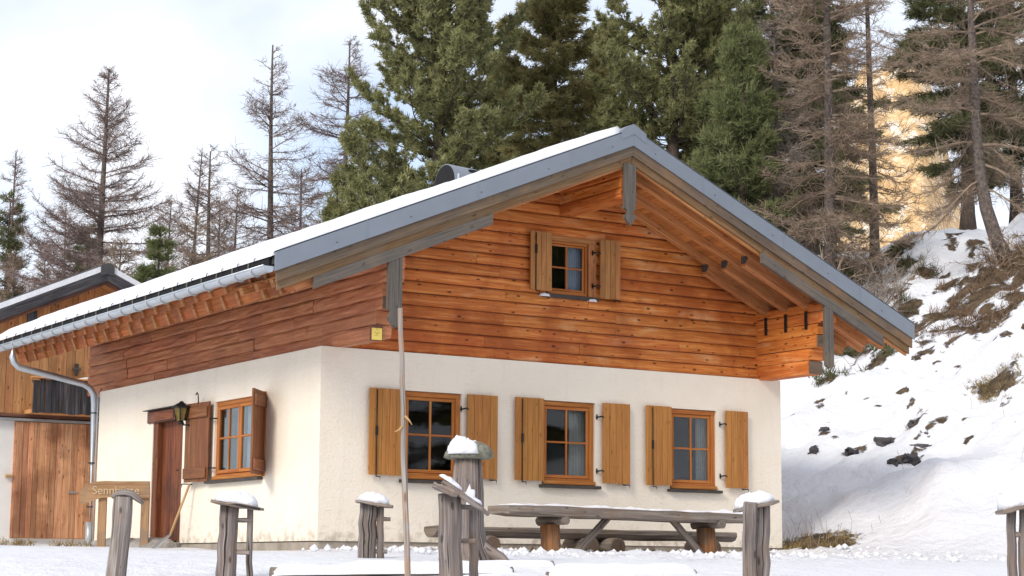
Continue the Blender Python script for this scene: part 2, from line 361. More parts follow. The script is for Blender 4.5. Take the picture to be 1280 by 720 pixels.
class MB:
    def __init__(s): s.v = []; s.f = []; s.uv = []; s.sm = []
    def face(s, idx, uvs, smooth=False): s.f.append(idx); s.uv.append(uvs); s.sm.append(smooth)
    def prof(s, pts, a, d, e1, e2, stations, jit=0.0, scale=None, smooth=False, cap=True, u0=None):
        """extrude closed 2-D profile (pts in e1,e2) from a along d through stations (metres)"""
        b0 = len(s.v); n = len(pts)
        per = [0.0]
        for i in range(n):
            p, q = pts[i], pts[(i+1) % n]; per.append(per[-1]+math.hypot(q[0]-p[0], q[1]-p[1]))
        u0 = random.uniform(0, 5) if u0 is None else u0
        for k, t in enumerate(stations):
            sc = scale[k] if scale else 1.0
            for (x, y) in pts:
                j1 = random.uniform(-jit, jit) if jit else 0; j2 = random.uniform(-jit, jit) if jit else 0
                s.v.append(a + d*t + e1*(x*sc+j1) + e2*(y*sc+j2))
        for k in range(len(stations)-1):
            for i in range(n):
                j = (i+1) % n
                s.face((b0+k*n+i, b0+k*n+j, b0+(k+1)*n+j, b0+(k+1)*n+i),
                       ((u0+stations[k], per[i]), (u0+stations[k], per[i+1]), (u0+stations[k+1], per[i+1]), (u0+stations[k+1], per[i])), smooth)
        if cap:
            K = len(stations)-1
            s.face(tuple(b0+i for i in reversed(range(n))), tuple((u0+pts[i][0]*.3, pts[i][1]) for i in reversed(range(n))))
            s.face(tuple(b0+K*n+i for i in range(n)), tuple((u0+pts[i][0]*.3, pts[i][1]) for i in range(n)))
        return s
    def beam(s, a, b, w, h, up=(0, 0, 1), ch=0.006, jit=0.0, seg=1):
        """chamfered bar from a to b; w across, h along 'up'"""
        a = Vector(a); b = Vector(b); d = b-a; L = d.length; d.normalize()
        e2 = Vector(up) - d*d.dot(Vector(up)); e2.normalize(); e1 = d.cross(e2)
        w2, h2 = w/2, h/2; c = min(ch, w2*.8, h2*.8)
        pts = [(-w2+c, -h2), (w2-c, -h2), (w2, -h2+c), (w2, h2-c), (w2-c, h2), (-w2+c, h2), (-w2, h2-c), (-w2, -h2+c)]
        return s.prof(pts, a, d, e1, e2, [L*i/seg for i in range(seg+1)], jit)
    def box(s, lo, hi, ch=0.004):
        lo = Vector(lo); hi = Vector(hi); sz = hi-lo; c = (lo+hi)/2
        ax = max(range(3), key=lambda i: sz[i]); d = Vector((0, 0, 0)); d[ax] = 1
        oth = [i for i in range(3) if i != ax]
        up = Vector((0, 0, 0)); up[oth[1]] = 1
        return s.beam(c-d*sz[ax]/2, c+d*sz[ax]/2, sz[oth[0]], sz[oth[1]], up, ch)
    def tube(s, pts, rad, n=8, smooth=True, cap=True, jit=0.0, flat=1.0):
        pts = [Vector(p) for p in pts]
        if isinstance(rad, (int, float)): rad = [rad]*len(pts)
        b0 = len(s.v); ref = Vector((0, 0, 1)); L = 0; Ls = [0]
        d0 = (pts[-1]-pts[0]).normalized()
        if abs(d0.z) > 0.9: ref = Vector((0.3, 1, 0)).normalized()
        u0 = random.uniform(0, 5)
        for i, p in enumerate(pts):
            d = (pts[min(i+1, len(pts)-1)]-pts[max(i-1, 0)]).normalized()
            e1 = ref.cross(d).normalized(); e2 = d.cross(e1)
            for k in range(n):
                t = 2*PI*k/n; r = rad[i]*(1+random.uniform(-jit, jit))
                s.v.append(p + e1*math.cos(t)*r + e2*math.sin(t)*r*flat)
            if i: L += (p-pts[i-1]).length; Ls.append(L)
        R = max(rad)*2*PI
        for i in range(len(pts)-1):
            for k in range(n):
                j = (k+1) % n
                s.face((b0+i*n+k, b0+i*n+j, b0+(i+1)*n+j, b0+(i+1)*n+k),
                       ((u0+Ls[i], R*k/n), (u0+Ls[i], R*(k+1)/n), (u0+Ls[i+1], R*(k+1)/n), (u0+Ls[i+1], R*k/n)), smooth)
        if cap:
            K = len(pts)-1
            s.face(tuple(b0+i for i in reversed(range(n))), tuple((math.cos(i)*.1, math.sin(i)*.1) for i in range(n)))
            s.face(tuple(b0+K*n+i for i in range(n)), tuple((math.cos(i)*.1, math.sin(i)*.1) for i in range(n)))
        return s
    def poly(s, pts, axis, t0, t1, grain='z', line=None):
        """extrude polygon; axis 'y': pts are (x,z) from y=t0 to t1; 'x': (y,z); 'z': (x,y)
        grain 'z' runs up the polygon, 'x' along it (line(x) is the board's own line), 't' along the extrusion"""
        def P(p, t):
            return Vector((p[0], t, p[1])) if axis == 'y' else Vector((t, p[0], p[1])) if axis == 'x' else Vector((p[0], p[1], t))
        n = len(pts); b0 = len(s.v); th = abs(t1-t0); r0 = random.uniform(0, 4)
        for t in (t0, t1):
            for p in pts: s.v.append(P(p, t))
        if grain == 'x': uvf = [(p[0]*1.09, p[1]-(line(p[0]) if line else 0)+r0) for p in pts]
        elif grain == 't': uvf = [(p[0]*.2, p[1]+r0) for p in pts]
        else: uvf = [(p[1], p[0]) for p in pts]
        s.face(tuple(range(b0, b0+n)), tuple(uvf)); s.face(tuple(b0+n+i for i in reversed(range(n))), tuple(reversed(uvf)))
        per = 0.0
        for i in range(n):
            j = (i+1) % n; e = math.hypot(pts[j][0]-pts[i][0], pts[j][1]-pts[i][1])
            if grain == 't': uvs = ((r0, per+e), (r0, per), (r0+th, per), (r0+th, per+e))
            else:
                (a, b), (c, d) = uvf[j], uvf[i]; uvs = ((a, b), (c, d), (c, d+th), (a, b+th))
            per += e
            s.face((b0+j, b0+i, b0+n+i, b0+n+j), uvs)
        return s
    def quad(s, a, b, c, d, smooth=False):
        i = len(s.v); s.v += [Vector(a), Vector(b), Vector(c), Vector(d)]
        s.face((i, i+1, i+2, i+3), ((0, 0), ((Vector(b)-Vector(a)).length, 0), ((Vector(b)-Vector(a)).length, (Vector(c)-Vector(b)).length), (0, (Vector(c)-Vector(b)).length)), smooth)
        return s
    def mesh(s, name, fix=True):
        me = bpy.data.meshes.new(name)
        me.from_pydata([tuple(v) for v in s.v], [], s.f)
        uv = me.uv_layers.new(name='UVMap')
        flat = [c for fu in s.uv for p in fu for c in p]
        uv.data.foreach_set('uv', flat)
        me.polygons.foreach_set('use_smooth', s.sm)
        if fix:
            import bmesh
            bm = bmesh.new(); bm.from_mesh(me); bmesh.ops.recalc_face_normals(bm, faces=bm.faces); bm.to_mesh(me); bm.free()
        me.update()
        return me
    def build(s, name, mat, parent=None): return put(name, s.mesh(name), mat, parent)

def np_mesh(name, V, Fq, smooth=False):
    """V (n,3); Fq (m,k) same-size faces"""
    me = bpy.data.meshes.new(name); V = np.asarray(V, np.float32); Fq = np.asarray(Fq, np.int32)
    k = Fq.shape[1]
    me.vertices.add(len(V)); me.vertices.foreach_set('co', V.ravel())
    me.loops.add(Fq.size); me.loops.foreach_set('vertex_index', Fq.ravel())
    me.polygons.add(len(Fq)); me.polygons.foreach_set('loop_start', np.arange(0, Fq.size, k, dtype=np.int32))
    me.polygons.foreach_set('use_smooth', np.full(len(Fq), smooth, bool))
    me.update(calc_edges=True); me.validate()
    return me
def grid_mesh(name, X, smooth=True):
    """X (n,m,3)"""
    n, m = X.shape[:2]
    i = np.arange(n*m).reshape(n, m)
    F = np.stack([i[:-1, :-1], i[1:, :-1], i[1:, 1:], i[:-1, 1:]], -1).reshape(-1, 4)
    return np_mesh(name, X.reshape(-1, 3), F, smooth)
def seg_mesh(name, P0, P1, r0, r1, n=3, raw=False):
    """one open tapered prism per segment"""
    P0 = np.asarray(P0, float); P1 = np.asarray(P1, float); r0 = np.asarray(r0, float); r1 = np.asarray(r1, float)
    d = P1-P0; d /= np.linalg.norm(d, axis=1, keepdims=True)+1e-9
    ref = np.where(np.abs(d[:, 2:3]) > 0.9, [[1.0, 0, 0]], [[0, 0, 1.0]])
    e1 = np.cross(ref, d); e1 /= np.linalg.norm(e1, axis=1, keepdims=True)+1e-9
    if n == 2:
        a_ = rng.random((len(d), 1))*PI; e1 = e1*np.cos(a_)+np.cross(d, e1)*np.sin(a_)
    e2 = np.cross(d, e1)
    V = []
    for P, r in ((P0, r0), (P1, r1)):
        for k in range(n):
            t = 2*PI*k/n; V.append(P + (e1*math.cos(t)+e2*math.sin(t))*r[:, None])
    V = np.stack(V, 1); N = len(P0)
    b = (np.arange(N)*2*n)[:, None]
    F = np.concatenate([np.concatenate([b+k, b+(k+1) % n, b+n+(k+1) % n, b+n+k], 1) for k in range(n if n > 2 else 1)], 0)
    if raw: return V.reshape(-1, 3), F
    return np_mesh(name, V.reshape(-1, 3), F, n > 3)
def snow_cap(name, c, ax, ay, hgt, parent, rough=0.12, tilt=None, e=2.6, seed=0, mat='snow'):
    """lump of snow with a flat foot: ax, ay half-axis vectors"""
    c = Vector(c); ax = Vector(ax); ay = Vector(ay)
    up = ax.cross(ay).normalized()
    if up.z < 0: up = -up
    nr, na = 10, 34; X = np.zeros((nr+2, na+1, 3))
    for i in range(nr+2):
        for k in range(na+1):
            a = 2*PI*(k % na)/na
            r = min(1, i/nr); h = (max(0, 1-r**e))**0.5 if i <= nr else 0
            cr_, sr_ = math.cos(a), math.sin(a)
            sq = (abs(cr_)**3.2+abs(sr_)**3.2)**(-1/3.2)
            rr = r*sq*(1+rough*noise.noise(Vector((cr_*2+seed, sr_*2, seed*1.7)))*r)
            if i == nr+1: rr = 0.0
            p = c+ax*cr_*rr+ay*sr_*rr+up*hgt*h*(1+rough*2*noise.noise(Vector((cr_*rr*2+seed*3, sr_*rr*2, 5)))+.13*noise.noise(Vector((cr_*rr*6+seed, sr_*rr*6, 1))))+up*hgt*.10*noise.noise(Vector((cr_*rr*9, sr_*rr*9, seed)))*min(1, h*2)
            X[i, k] = p
    return put(name, grid_mesh(name, X), mat, parent)

# ================================================================== GROUND
def axis(lo, hi, fine_lo, fine_hi, fine, coarse_n):
    a = list(np.arange(fine_lo, fine_hi+1e-6, fine))
    g = np.linspace(0, 1, coarse_n)[1:]
    return np.array([fine_lo+(lo-fine_lo)*t**2.2 for t in g][::-1] + a + [fine_hi+(hi-fine_hi)*t**2.2 for t in g])
us = axis(-900, 900, -10, 15, 0.13, 26); vs_ = axis(-400, 1200, 13.5, 48, 0.15, 26)
XY = np.zeros((len(us), len(vs_), 3)); bare = np.zeros((len(us), len(vs_)), np.float32)
BARE = []      # (x, y, radius, weight)
def bare_at(px, py, r, w=1.0):
    """a thawed patch where the photo shows one, found by walking the view ray to the ground"""
    d = ray(px, py)
    for t in np.arange(14, 75, 0.05):
        p = CAM+d*t
        if p[2] < H(p[0], p[1]): BARE.append((p[0], p[1], r, w)); return Vector((p[0], p[1], H(p[0], p[1])))
    return None
GROUND = {}
for key, (px, py, r, w) in dict(
    a=(1250, 480, 0.42, 0.8), a2=(1232, 486, 0.35, .7), b=(1065, 440, 0.5, .75), b2=(1040, 470, 0.4, .6), b3=(1100, 445, 0.4, .7),
    c=(1062, 567, 0.2, .78), c2=(1075, 560, 0.2, .78), d=(1108, 552, 0.24, .78), e=(1136, 575, 0.25, .78), e2=(1150, 560, .2, .78), e3=(1120, 578, .2, .55), h=(1145, 529, 0.18, .78),
    k=(1030, 540, .16, .72), k2=(1022, 560, .16, .5), m=(1010, 683, 0.75, .9), m2=(990, 686, .5, .8), n=(1040, 682, .5, .75), n2=(1160, 340, 0.4, .8),
    p=(1205, 388, .75, .75), p2=(1245, 395, .8, .78), p3=(1275, 372, .6, .7), q=(1190, 296, .3, .75), q2=(1130, 390, .5, .7), q3=(1095, 335, 1.2, .9),
    r=(1060, 345, 1.5, .9), r2=(1270, 322, .8, .75), r3=(1160, 420, .8, .5), r4=(1200, 415, .6, .6), r5=(1235, 348, .6, .7), r6=(1125, 340, .5, .75), r7=(1182, 362, .4, .7)).items():
    GROUND[key] = bare_at(px, py, r, w)
rs = random.Random(31)
for _ in range(70):
    px_, py_ = rs.uniform(985, 1285), 395+170*rs.random()**1.5
    bare_at(px_, py_, rs.uniform(.07, .17), rs.uniform(.62, .9))
for _ in range(46):
    px_, py_ = rs.uniform(1110, 1285), rs.uniform(285, 420)
    bare_at(px_, py_, rs.uniform(.12, .38), rs.uniform(.6, .85))
for (x, y, r) in [(2.4, -1.1, .55), (3.4, -1.0, .6), (4.6, -1.0, .6), (5.6, -.9, .45), (1.6, -.8, .4), (2.0, -1.6, .35), (4.8, -1.6, .35)]:
    BARE.append((x, y, r, .62))
for (x, y, r) in [(-.9, 6.6, .5), (-1.2, 8.0, .6), (-1.8, 7.4, .5), (-1.4, 9.4, .6)]:
    BARE.append((x, y, r, .55))
for i, u in enumerate(us):
    for j, v in enumerate(vs_):
        x = CAM[0]+u*RW[0]+v*FW[0]; y = CAM[1]+u*RW[1]+v*FW[1]
        near = -12 < u < 17 and 10 < v < 60
        z = H(x, y, near)
        if near and 0 > y > -7.5 and x > -1:      # trodden, chunky snow round the table
            k = sstep(-7.5, -5.0, y)*sstep(-1, 0.5, x)*(1-sstep(8, 10, x))
            z += k*0.085*abs(noise.noise(Vector((x*2.3, y*2.3, 4))))+k*0.075*noise.noise(Vector((x*4.5, y*4.5, 2)))
        XY[i, j] = (x, y, z)
        if near:
            for (bx, by, r, w) in BARE:
                q = (x-bx)**2+(y-by)**2
                if q < 4*r*r: bare[i, j] = max(bare[i, j], w*math.exp(-q/(r*r)*0.9))
            if -0.2 < x < 7.7 and -.2 < y < 8.1: bare[i, j] = 0
gm = grid_mesh('ground', XY)
at_ = gm.attributes.new('bare', 'FLOAT', 'POINT'); at_.data.foreach_set('value', bare.ravel())
tag(put('ground', gm, 'snow_ground'), None, None, kind='structure')

# far mountain side seen between the trees, its sunlight painted into the golden colour
def mountain():
    n, m = 90, 60; X = np.zeros((n, m, 3))
    for i in range(n):
        for j in range(m):
            px = 900 + 520*i/(n-1); v = 420 + 260*j/(m-1)
            k = j/(m-1)
            prof_ = 50 + 118/(1+((px-1122)/85)**4) + 50*math.exp(-((px-1330)/140)**2)
            base = dep(px, 700, v)
            z = -5 + prof_*math.sin(min(1, k*1.25)*PI/2) + 9*noise.fractal(Vector((px*.02, v*.02, 1)), 1, 2, 6)*min(1, k*3)
            X[i, j] = (base.x, base.y, z)
    tag(put('mountain', grid_mesh('mountain', X), 'far_slope'), None, None, kind='structure')
mountain()

# ================================================================== CHALET
W, L, HP = 7.513, 7.92, 2.44
RX = 3.756
def T(x): return 5.45-0.416*(RX-x) if x < RX else 5.45-0.447*(x-RX)
ch = thing('alpine_chalet', 'cream plastered alpine hut with orange timber gable and snowy pitched roof', 'house', (W/2, L/2, -0.1))

def wall_grid(mb, org, du, dn, wid, hgt, holes, depth):
    """front face of a wall with rectangular holes and their reveals; dn points inward"""
    org = Vector(org); du = Vector(du); dn = Vector(dn); up = Vector((0, 0, 1))
    us_ = sorted({0, wid} | {h[0] for h in holes} | {h[1] for h in holes}); zs = sorted({0, hgt} | {h[2] for h in holes} | {h[3] for h in holes})
    for a, b in zip(us_, us_[1:]):
        for c, d in zip(zs, zs[1:]):
            if any(h[0] <= a and b <= h[1] and h[2] <= c and d <= h[3] for h in holes): continue
            mb.quad(org+du*a+up*c, org+du*b+up*c, org+du*b+up*d, org+du*a+up*d)
    for (a, b, c, d) in holes:
        p = [org+du*a+up*c, org+du*b+up*c, org+du*b+up*d, org+du*a+up*d]
        for i in range(4):
            q = p[(i+1) % 4]; mb.quad(p[i], q, q+dn*depth, p[i]+dn*depth)
FW_WIN = [(1.19, 2.07, 0.80, 1.945), (3.33, 4.205, 0.80, 1.935), (5.48, 6.315, 0.80, 1.935)]
SIDE_WIN = (1.66, 3.28, 0.86, 1.955)
DOOR = (4.42, 5.58, 0.0, 1.80)
mb = MB()
wall_grid(mb, (0, 0, 0), (1, 0, 0), (0, 1, 0), W, HP, FW_WIN, 0.22)
wall_grid(mb, (0, 0, 0), (0, 1, 0), (1, 0, 0), L, HP, [SIDE_WIN, DOOR], 0.22)
mb.quad((W, 0, 0), (W, L, 0), (W, L, HP), (W, 0, HP)); mb.quad((0, L, 0), (W, L, 0), (W, L, HP), (0, L, HP))
mb.quad((0, 0, HP), (W, 0, HP), (W, L, HP), (0, L, HP))
put('plaster_wall', mb.mesh('plaster_wall', False), 'plaster', ch)
mb = MB(); mb.box((0.02, 0.02, -0.6), (W-0.02, L-0.02, -0.004), 0.01); mb.build('plinth', 'concrete', ch)
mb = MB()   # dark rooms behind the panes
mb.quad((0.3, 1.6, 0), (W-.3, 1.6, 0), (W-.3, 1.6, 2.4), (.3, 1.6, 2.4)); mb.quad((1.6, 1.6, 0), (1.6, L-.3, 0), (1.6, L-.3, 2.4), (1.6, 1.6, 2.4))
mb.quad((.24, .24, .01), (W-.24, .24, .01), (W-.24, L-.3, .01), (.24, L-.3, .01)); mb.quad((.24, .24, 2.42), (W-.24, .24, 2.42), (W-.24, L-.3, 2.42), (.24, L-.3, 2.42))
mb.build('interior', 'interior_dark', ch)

# ---- cladding of the gable: half-round boards course by course
FY = 0.05
UPWIN = (3.425, 4.09, 3.40, 4.14)
# the backing leaves the upper window free: built as four strips
gb = MB()
def gpoly(pts): gb.poly(pts, 'y', FY+.012, FY+.05)
gpoly([(0.2, 2.441), (7.3, 2.441), (7.3, 3.0), (.2, 3.0)])
gpoly([(0.2, 3.0), (UPWIN[0], 3.0), (UPWIN[0], T(UPWIN[0])-.3), (.2, T(.2)-.3)])
gpoly([(UPWIN[1], 3.0), (7.3, 3.0), (7.3, T(7.3)-.3), (UPWIN[1], T(UPWIN[1])-.3)])
gpoly([(UPWIN[0], 3.0), (UPWIN[1], 3.0), (UPWIN[1], UPWIN[2]), (UPWIN[0], UPWIN[2])])
gpoly([(UPWIN[0], UPWIN[3]), (UPWIN[1], UPWIN[3]), (UPWIN[1], T(4.09)-.3), (RX, T(RX)-.3), (UPWIN[0], T(3.42)-.3)])
gable_o = gb.build('gable_wall', 'wood_beam_dark', ch)
def half_log(x0, x1, z0, h, parent, wob=0.0):
    pr = [(0.0, 0.003), (0.024, 0.009), (0.040, h*.22), (0.045, h*.5), (0.041, h*.8), (0.027, h-.010), (0.0, h-.003)]
    sc = random.uniform(.85, 1.12)
    pr = [(p[0]*sc, p[1]) for p in pr]
    n = max(1, int((x1-x0)/1.0))
    st = [(x1-x0)*i/n for i in range(n+1)]
    m = MB().prof(pr, Vector((x0, FY+.014, z0+random.uniform(-wob, wob))), Vector((1, 0, 0)), Vector((0, -1, 0)), Vector((0, 0, 1)), st, 0.0025, smooth=False)
    return m.build('plank', 'wood_orange', parent)
z = HP+.004; k = 0
while z < 5.2:
    h = random.uniform(.148, .166)
    xa, xb = 0.25, 7.26
    zt = z+0.3*h
    xl = RX-(5.45-.30-zt)/.416; xr = RX+(5.45-.30-zt)/.447
    xa = max(xa, xl); xb = min(xb, xr)
    if xb-xa < .3: break
    cuts = [xa]
    while xb-cuts[-1] > 3.4: cuts.append(cuts[-1]+random.uniform(1.4, 3.0))
    cuts.append(xb)
    for a, b in zip(cuts, cuts[1:]):
        parts = [(a, b)]
        if z+h > UPWIN[2]-.02 and z < UPWIN[3]+.02:
            parts = [q for q in ((a, min(b, UPWIN[0]-.01)), (max(a, UPWIN[1]+.01), b)) if q[1]-q[0] > .04]
        for (p, q) in parts: half_log(p+.002, q-.002, z, h, gable_o)
    if z < UPWIN[2]-.03 < z+h: half_log(UPWIN[0]-.008, UPWIN[1]+.008, z, UPWIN[2]-.03-z+.02, gable_o)
    if z < UPWIN[3]+.07 < z+h: half_log(UPWIN[0]-.008, UPWIN[1]+.008, UPWIN[3]+.06, z+h-UPWIN[3]-.06, gable_o)
    z += h

# ---- hewn log walls on both sides, their ends carried forward as brackets
EXT = [1.10, 1.12, 1.28, 1.30, 1.42, 1.42, 1.42, 1.42]
def hewn(name, x0, x1, ya, yb, z0, h, mat, parent, jit, step=0.42):
    w = x1-x0; n = max(1, int((yb-ya)/step))
    pr = [(0.012, 0.004), (w-.012, 0.004), (w, h*.22), (w, h*.8), (w-.012, h-.004), (.012, h-.004), (0, h*.8), (0, h*.5), (0, h*.22)]
    st = [(yb-ya)*i/n for i in range(n+1)]
    return MB().prof(pr, Vector((x0, ya, z0)), Vector((0, 1, 0)), Vector((1, 0, 0)), Vector((0, 0, 1)), st, jit).build(name, mat, parent)
XI = 0.16
sb = MB(); sb.box((XI+.05, -.95, 2.441), (XI+.2, 8.9, 3.42)); side_l = sb.build('side_wall', 'wood_hewn', ch)
zc = HP+.004; hs_ = [.165, .17, .155, .17, .165, .17]
for i, h in enumerate(hs_):
    y0 = -EXT[i]; ye = 8.95-random.uniform(0, .04)
    cuts = [y0]
    while ye-cuts[-1] > 3.2: cuts.append(cuts[-1]+random.uniform(1.3, 2.9))
    cuts.append(ye)
    for a, b in zip(cuts, cuts[1:]): hewn('log', XI+random.uniform(-.012, .012), XI+.24, a+.002, b-.002, zc, h, 'wood_hewn', side_l, .006, .3)
    zc += h
corb_r = MB().box((7.15, -.95, 2.46), (7.30, 8.9, 3.3)).build('side_wall', 'roof_dark', ch)
zc = HP-.02; 
for i, h in enumerate([.20, .17, .18, .16, .17, .12]):
    hewn('log', 7.10, 7.35, -EXT[i], FY+.1, zc, h, 'wood_orange', corb_r, .004, .5)
    hewn('log', 7.10, 7.35, FY+.11, 8.95, zc, h, 'wood_hewn', corb_r, .006, 1.2)
    zc += h
# end-grain faces of the lowest bracket logs
for (xa, xb, ye, za, zb) in [(7.105, 7.345, -1.10, HP-.015, HP+.17), (7.105, 7.345, -1.28, HP+.36, HP+.52), (XI+.01, XI+.235, -1.28, HP+.345, HP+.49)]:
    MB().box((xa, ye-.022, za), (xb, ye-.002, zb), .004).build('log_end', 'wood_endgrain', ch)
# log bracket that carries the ridge
rb = MB().box((RX-.09, -1.40, 4.52), (RX+.09, FY, 4.95)).build('ridge_bracket', 'roof_dark', ch)
zc = 4.50
for h in [.15, .15, .14]:
    hewn('log', RX-.135, RX+.105, -1.43, FY, zc, h, 'wood_orange', rb, .004, .5); zc += h

# ---- roof
YF, YB = -1.5, 9.05
rf = MB()
rf.poly([(-1.36, T(-1.36)-.06), (RX, T(RX)-.06), (8.72, T(8.72)-.06), (8.72, T(8.72)-.15), (RX, T(RX)-.15), (-1.36, T(-1.36)-.15)], 'y', YF+.03, YB)
roof = rf.build('roof', 'roof_dark', ch)
def sl(side, x0, x1, y, off, h, w, name, mat, ch_=.006, jit=0):
    """bar along the slope between x0 and x1 with its top 'off' below the roof line"""
    a = Vector((x0, y, T(x0)-off-h/2)); b = Vector((x1, y, T(x1)-off-h/2))
    return MB().beam(a, b, w, h, (0, 0, 1), ch_, jit).build(name, mat, roof)
def slant(x0, x1, off0, off1, y0, y1, name, mat, parent=None):
    pts = [(x0, T(x0)-off0), (x1, T(x1)-off0), (x1, T(x1)-off1), (x0, T(x0)-off1)]
    return MB().poly(pts, 'y', y0, y1, 'x', T).build(name, mat, parent or roof)
XL, XR = -1.387, 8.742
# metal flashing with a cap at the ridge
slant(XL, RX-.001, 0, .236, YF-.035, YF-.015, 'flashing', 'metal_flashing'); slant(RX+.001, XR, 0, .236, YF-.035, YF-.015, 'flashing', 'metal_flashing')
slant(XL, RX-.12, -.004, .012, YF-.035, YF+.10, 'flashing_top', 'metal_flashing'); slant(RX+.12, XR, -.004, .012, YF-.035, YF+.10, 'flashing_top', 'metal_flashing')
MB().poly([(RX-.2, T(RX-.2)+.03), (RX-.12, T(RX-.12)+.05), (RX, T(RX)+.055), (RX+.2, T(RX+.2)+.03), (RX+.2, T(RX+.2)-.10), (RX, T(RX)-.08), (RX-.2, T(RX-.2)-.10)], 'y', YF-.042, YB).build('ridge_cap', 'metal_flashing', roof)
for i in range(5):
    for sgn in (-1, 1):
        x = RX+sgn*(.35+i*1.0)
        c = Vector((x, YF-.035, T(x)-.15)); MB().tube([c, c+Vector((0, -.008, 0))], .006, 6).build('screw', 'iron', roof)
for xs_ in (-.2, 1.35, 2.75, 4.9, 6.3, 7.7):     # lapped joints of the sheet metal
    slant(xs_, xs_+.018, .004, .235, YF-.039, YF-.0352, 'flashing_lap', 'metal_flashing')
# barge boards, three stepping back
for (x0, x1) in ((XL+.03, RX-.002), (RX+.002, XR-.03)):
    slant(x0, x1, .20, .370, YF-.012, YF+.022, 'barge_board', 'wood_barge')
    slant(x0+.03 if x0 < 2 else x0, x1 if x0 < 2 else x1-.03, .33, .470, YF+.024, YF+.055, 'barge_board', 'wood_barge_low')
    slant(x0+.15 if x0 < 2 else x0, x1 if x0 < 2 else x1-.05, .38, .500, YF+.058, YF+.10, 'barge_board', 'wood_rafter')
# grey board over the outermost doubled rafter
slant(-.86, 1.60, .472, .615, YF-.005, YF+.05, 'cover_board', 'wood_grey'); slant(5.95, 8.16, .472, .615, YF-.005, YF+.05, 'cover_board', 'wood_grey')
# soffit boards under the front overhang
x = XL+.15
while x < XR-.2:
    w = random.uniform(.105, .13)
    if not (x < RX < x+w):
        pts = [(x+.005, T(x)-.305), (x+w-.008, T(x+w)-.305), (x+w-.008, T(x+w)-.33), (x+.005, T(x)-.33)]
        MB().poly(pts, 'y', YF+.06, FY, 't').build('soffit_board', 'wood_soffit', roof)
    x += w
for y in (-.18, -.62, -1.06):       # rafters of the overhang, doubled towards the eaves
    sl(0, -1.2, RX-.01, y, .335, .10, .10, 'rafter', 'wood_rafter'); sl(0, RX+.01, 8.55, y, .335, .10, .10, 'rafter', 'wood_rafter')
    sl(0, -.95, 1.5, y+.01, .437, .15, .11, 'doubled_rafter', 'wood_rafter'); sl(0, 6.0, 8.2, y+.01, .437, .15, .11, 'doubled_rafter', 'wood_rafter')
    MB().beam((5.985, y+.01, T(6.0)-.512), (5.996, y+.01, T(6.0)-.512), .108, .14).build('rafter_end', 'roof_dark', roof)
    MB().box((7.085, y-.04, 3.06), (7.098, y+.02, 3.32)).build('bracket_plate', 'iron', roof)
# eaves at the side: two tiers of rafter tails with boards between
ys = [FY+.25+i*.46 for i in range(20)]
ys = [-1.36, -.9, -.45]+ys
for y in ys:
    if y > YB-.05: continue
    sl(0, -1.222+random.uniform(-.006, .006), .3, y, .19, .16, .07, 'rafter', 'wood_rafter', .004)
    sl(0, -1.046+random.uniform(-.01, .01), .3, y, .353, .21, .07, 'rafter', 'wood_rafter', .004)
    if y > FY: sl(0, 7.1, 8.62, y, .335, .12, .09, 'rafter', 'wood_soffit', .004)
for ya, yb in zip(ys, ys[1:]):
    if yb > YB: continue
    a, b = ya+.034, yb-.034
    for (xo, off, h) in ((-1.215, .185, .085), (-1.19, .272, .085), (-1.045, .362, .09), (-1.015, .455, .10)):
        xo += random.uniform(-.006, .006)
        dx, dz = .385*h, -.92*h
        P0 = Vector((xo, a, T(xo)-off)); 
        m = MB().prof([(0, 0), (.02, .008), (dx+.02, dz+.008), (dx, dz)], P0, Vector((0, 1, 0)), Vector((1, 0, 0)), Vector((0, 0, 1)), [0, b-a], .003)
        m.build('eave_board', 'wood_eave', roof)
# right eave underside boards
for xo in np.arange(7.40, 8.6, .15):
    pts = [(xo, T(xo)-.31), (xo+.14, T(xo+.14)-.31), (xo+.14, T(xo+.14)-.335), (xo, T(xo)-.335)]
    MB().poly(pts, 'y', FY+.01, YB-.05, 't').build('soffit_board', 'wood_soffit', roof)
# near-black strip filling the dark gap at the roof edge under the snow, with hooks
slant(-1.40, -1.30, .06, .17, YF+.12, YB, 'eave_edge', 'hood_dark')
y = YF+.45
while y < YB-.05:
    MB().tube([(-1.43, y, T(-1.42)-.08), (-1.438, y, T(-1.42)-.03), (-1.42, y, T(-1.42)-.012)], .006, 5).build('snow_hook', 'iron', roof)
    MB().box((-1.415, y+.2, T(-1.42)-.16), (-1.403, y+.235, T(-1.42)-.045)).build('edge_batten', 'wood_grey', roof)
    y += .47
# snow lying on the roof
def roof_snow(xa, xb, y0, y1, th, name, nx, ny, seed, eave):
    X = np.zeros((nx+2, ny+2, 3))
    for i in range(nx+2):
        for j in range(ny+2):
            fx = min(max((i-1)/(nx-1), 0), 1); fy = min(max((j-1)/(ny-1), 0), 1)
            x = xa+(xb-xa)*fx; y = y0+(y1-y0)*fy
            ee = min(1, abs(x-eave)/.16); e2 = min(1, (y-y0)/.05+.35); e3 = min(1, (y1-y)/.7+.02)
            t = th*(math.sqrt(1-(1-ee)**2)*.8+.2)*min(1, e2)*math.sqrt(1-(1-e3)**2)
            t *= 1+.30*noise.fractal(Vector((x*.8+seed, y*.8, 0)), 1, 2, 4)
            zz = T(x)-.02+t
            if i == 0 or j == 0 or i == nx+1 or j == ny+1: zz = T(x)-.045
            X[i, j] = (x, y, zz)
    return put(name, grid_mesh(name, X), 'snow', roof)
roof_snow(-1.41, RX-.16, YF+.02, YB+.04, .125, 'roof_snow', 40, 110, 1, -1.45)
roof_snow(RX+.16, 8.74, YF+.06, YB, .05, 'roof_snow', 40, 80, 5, 8.76)
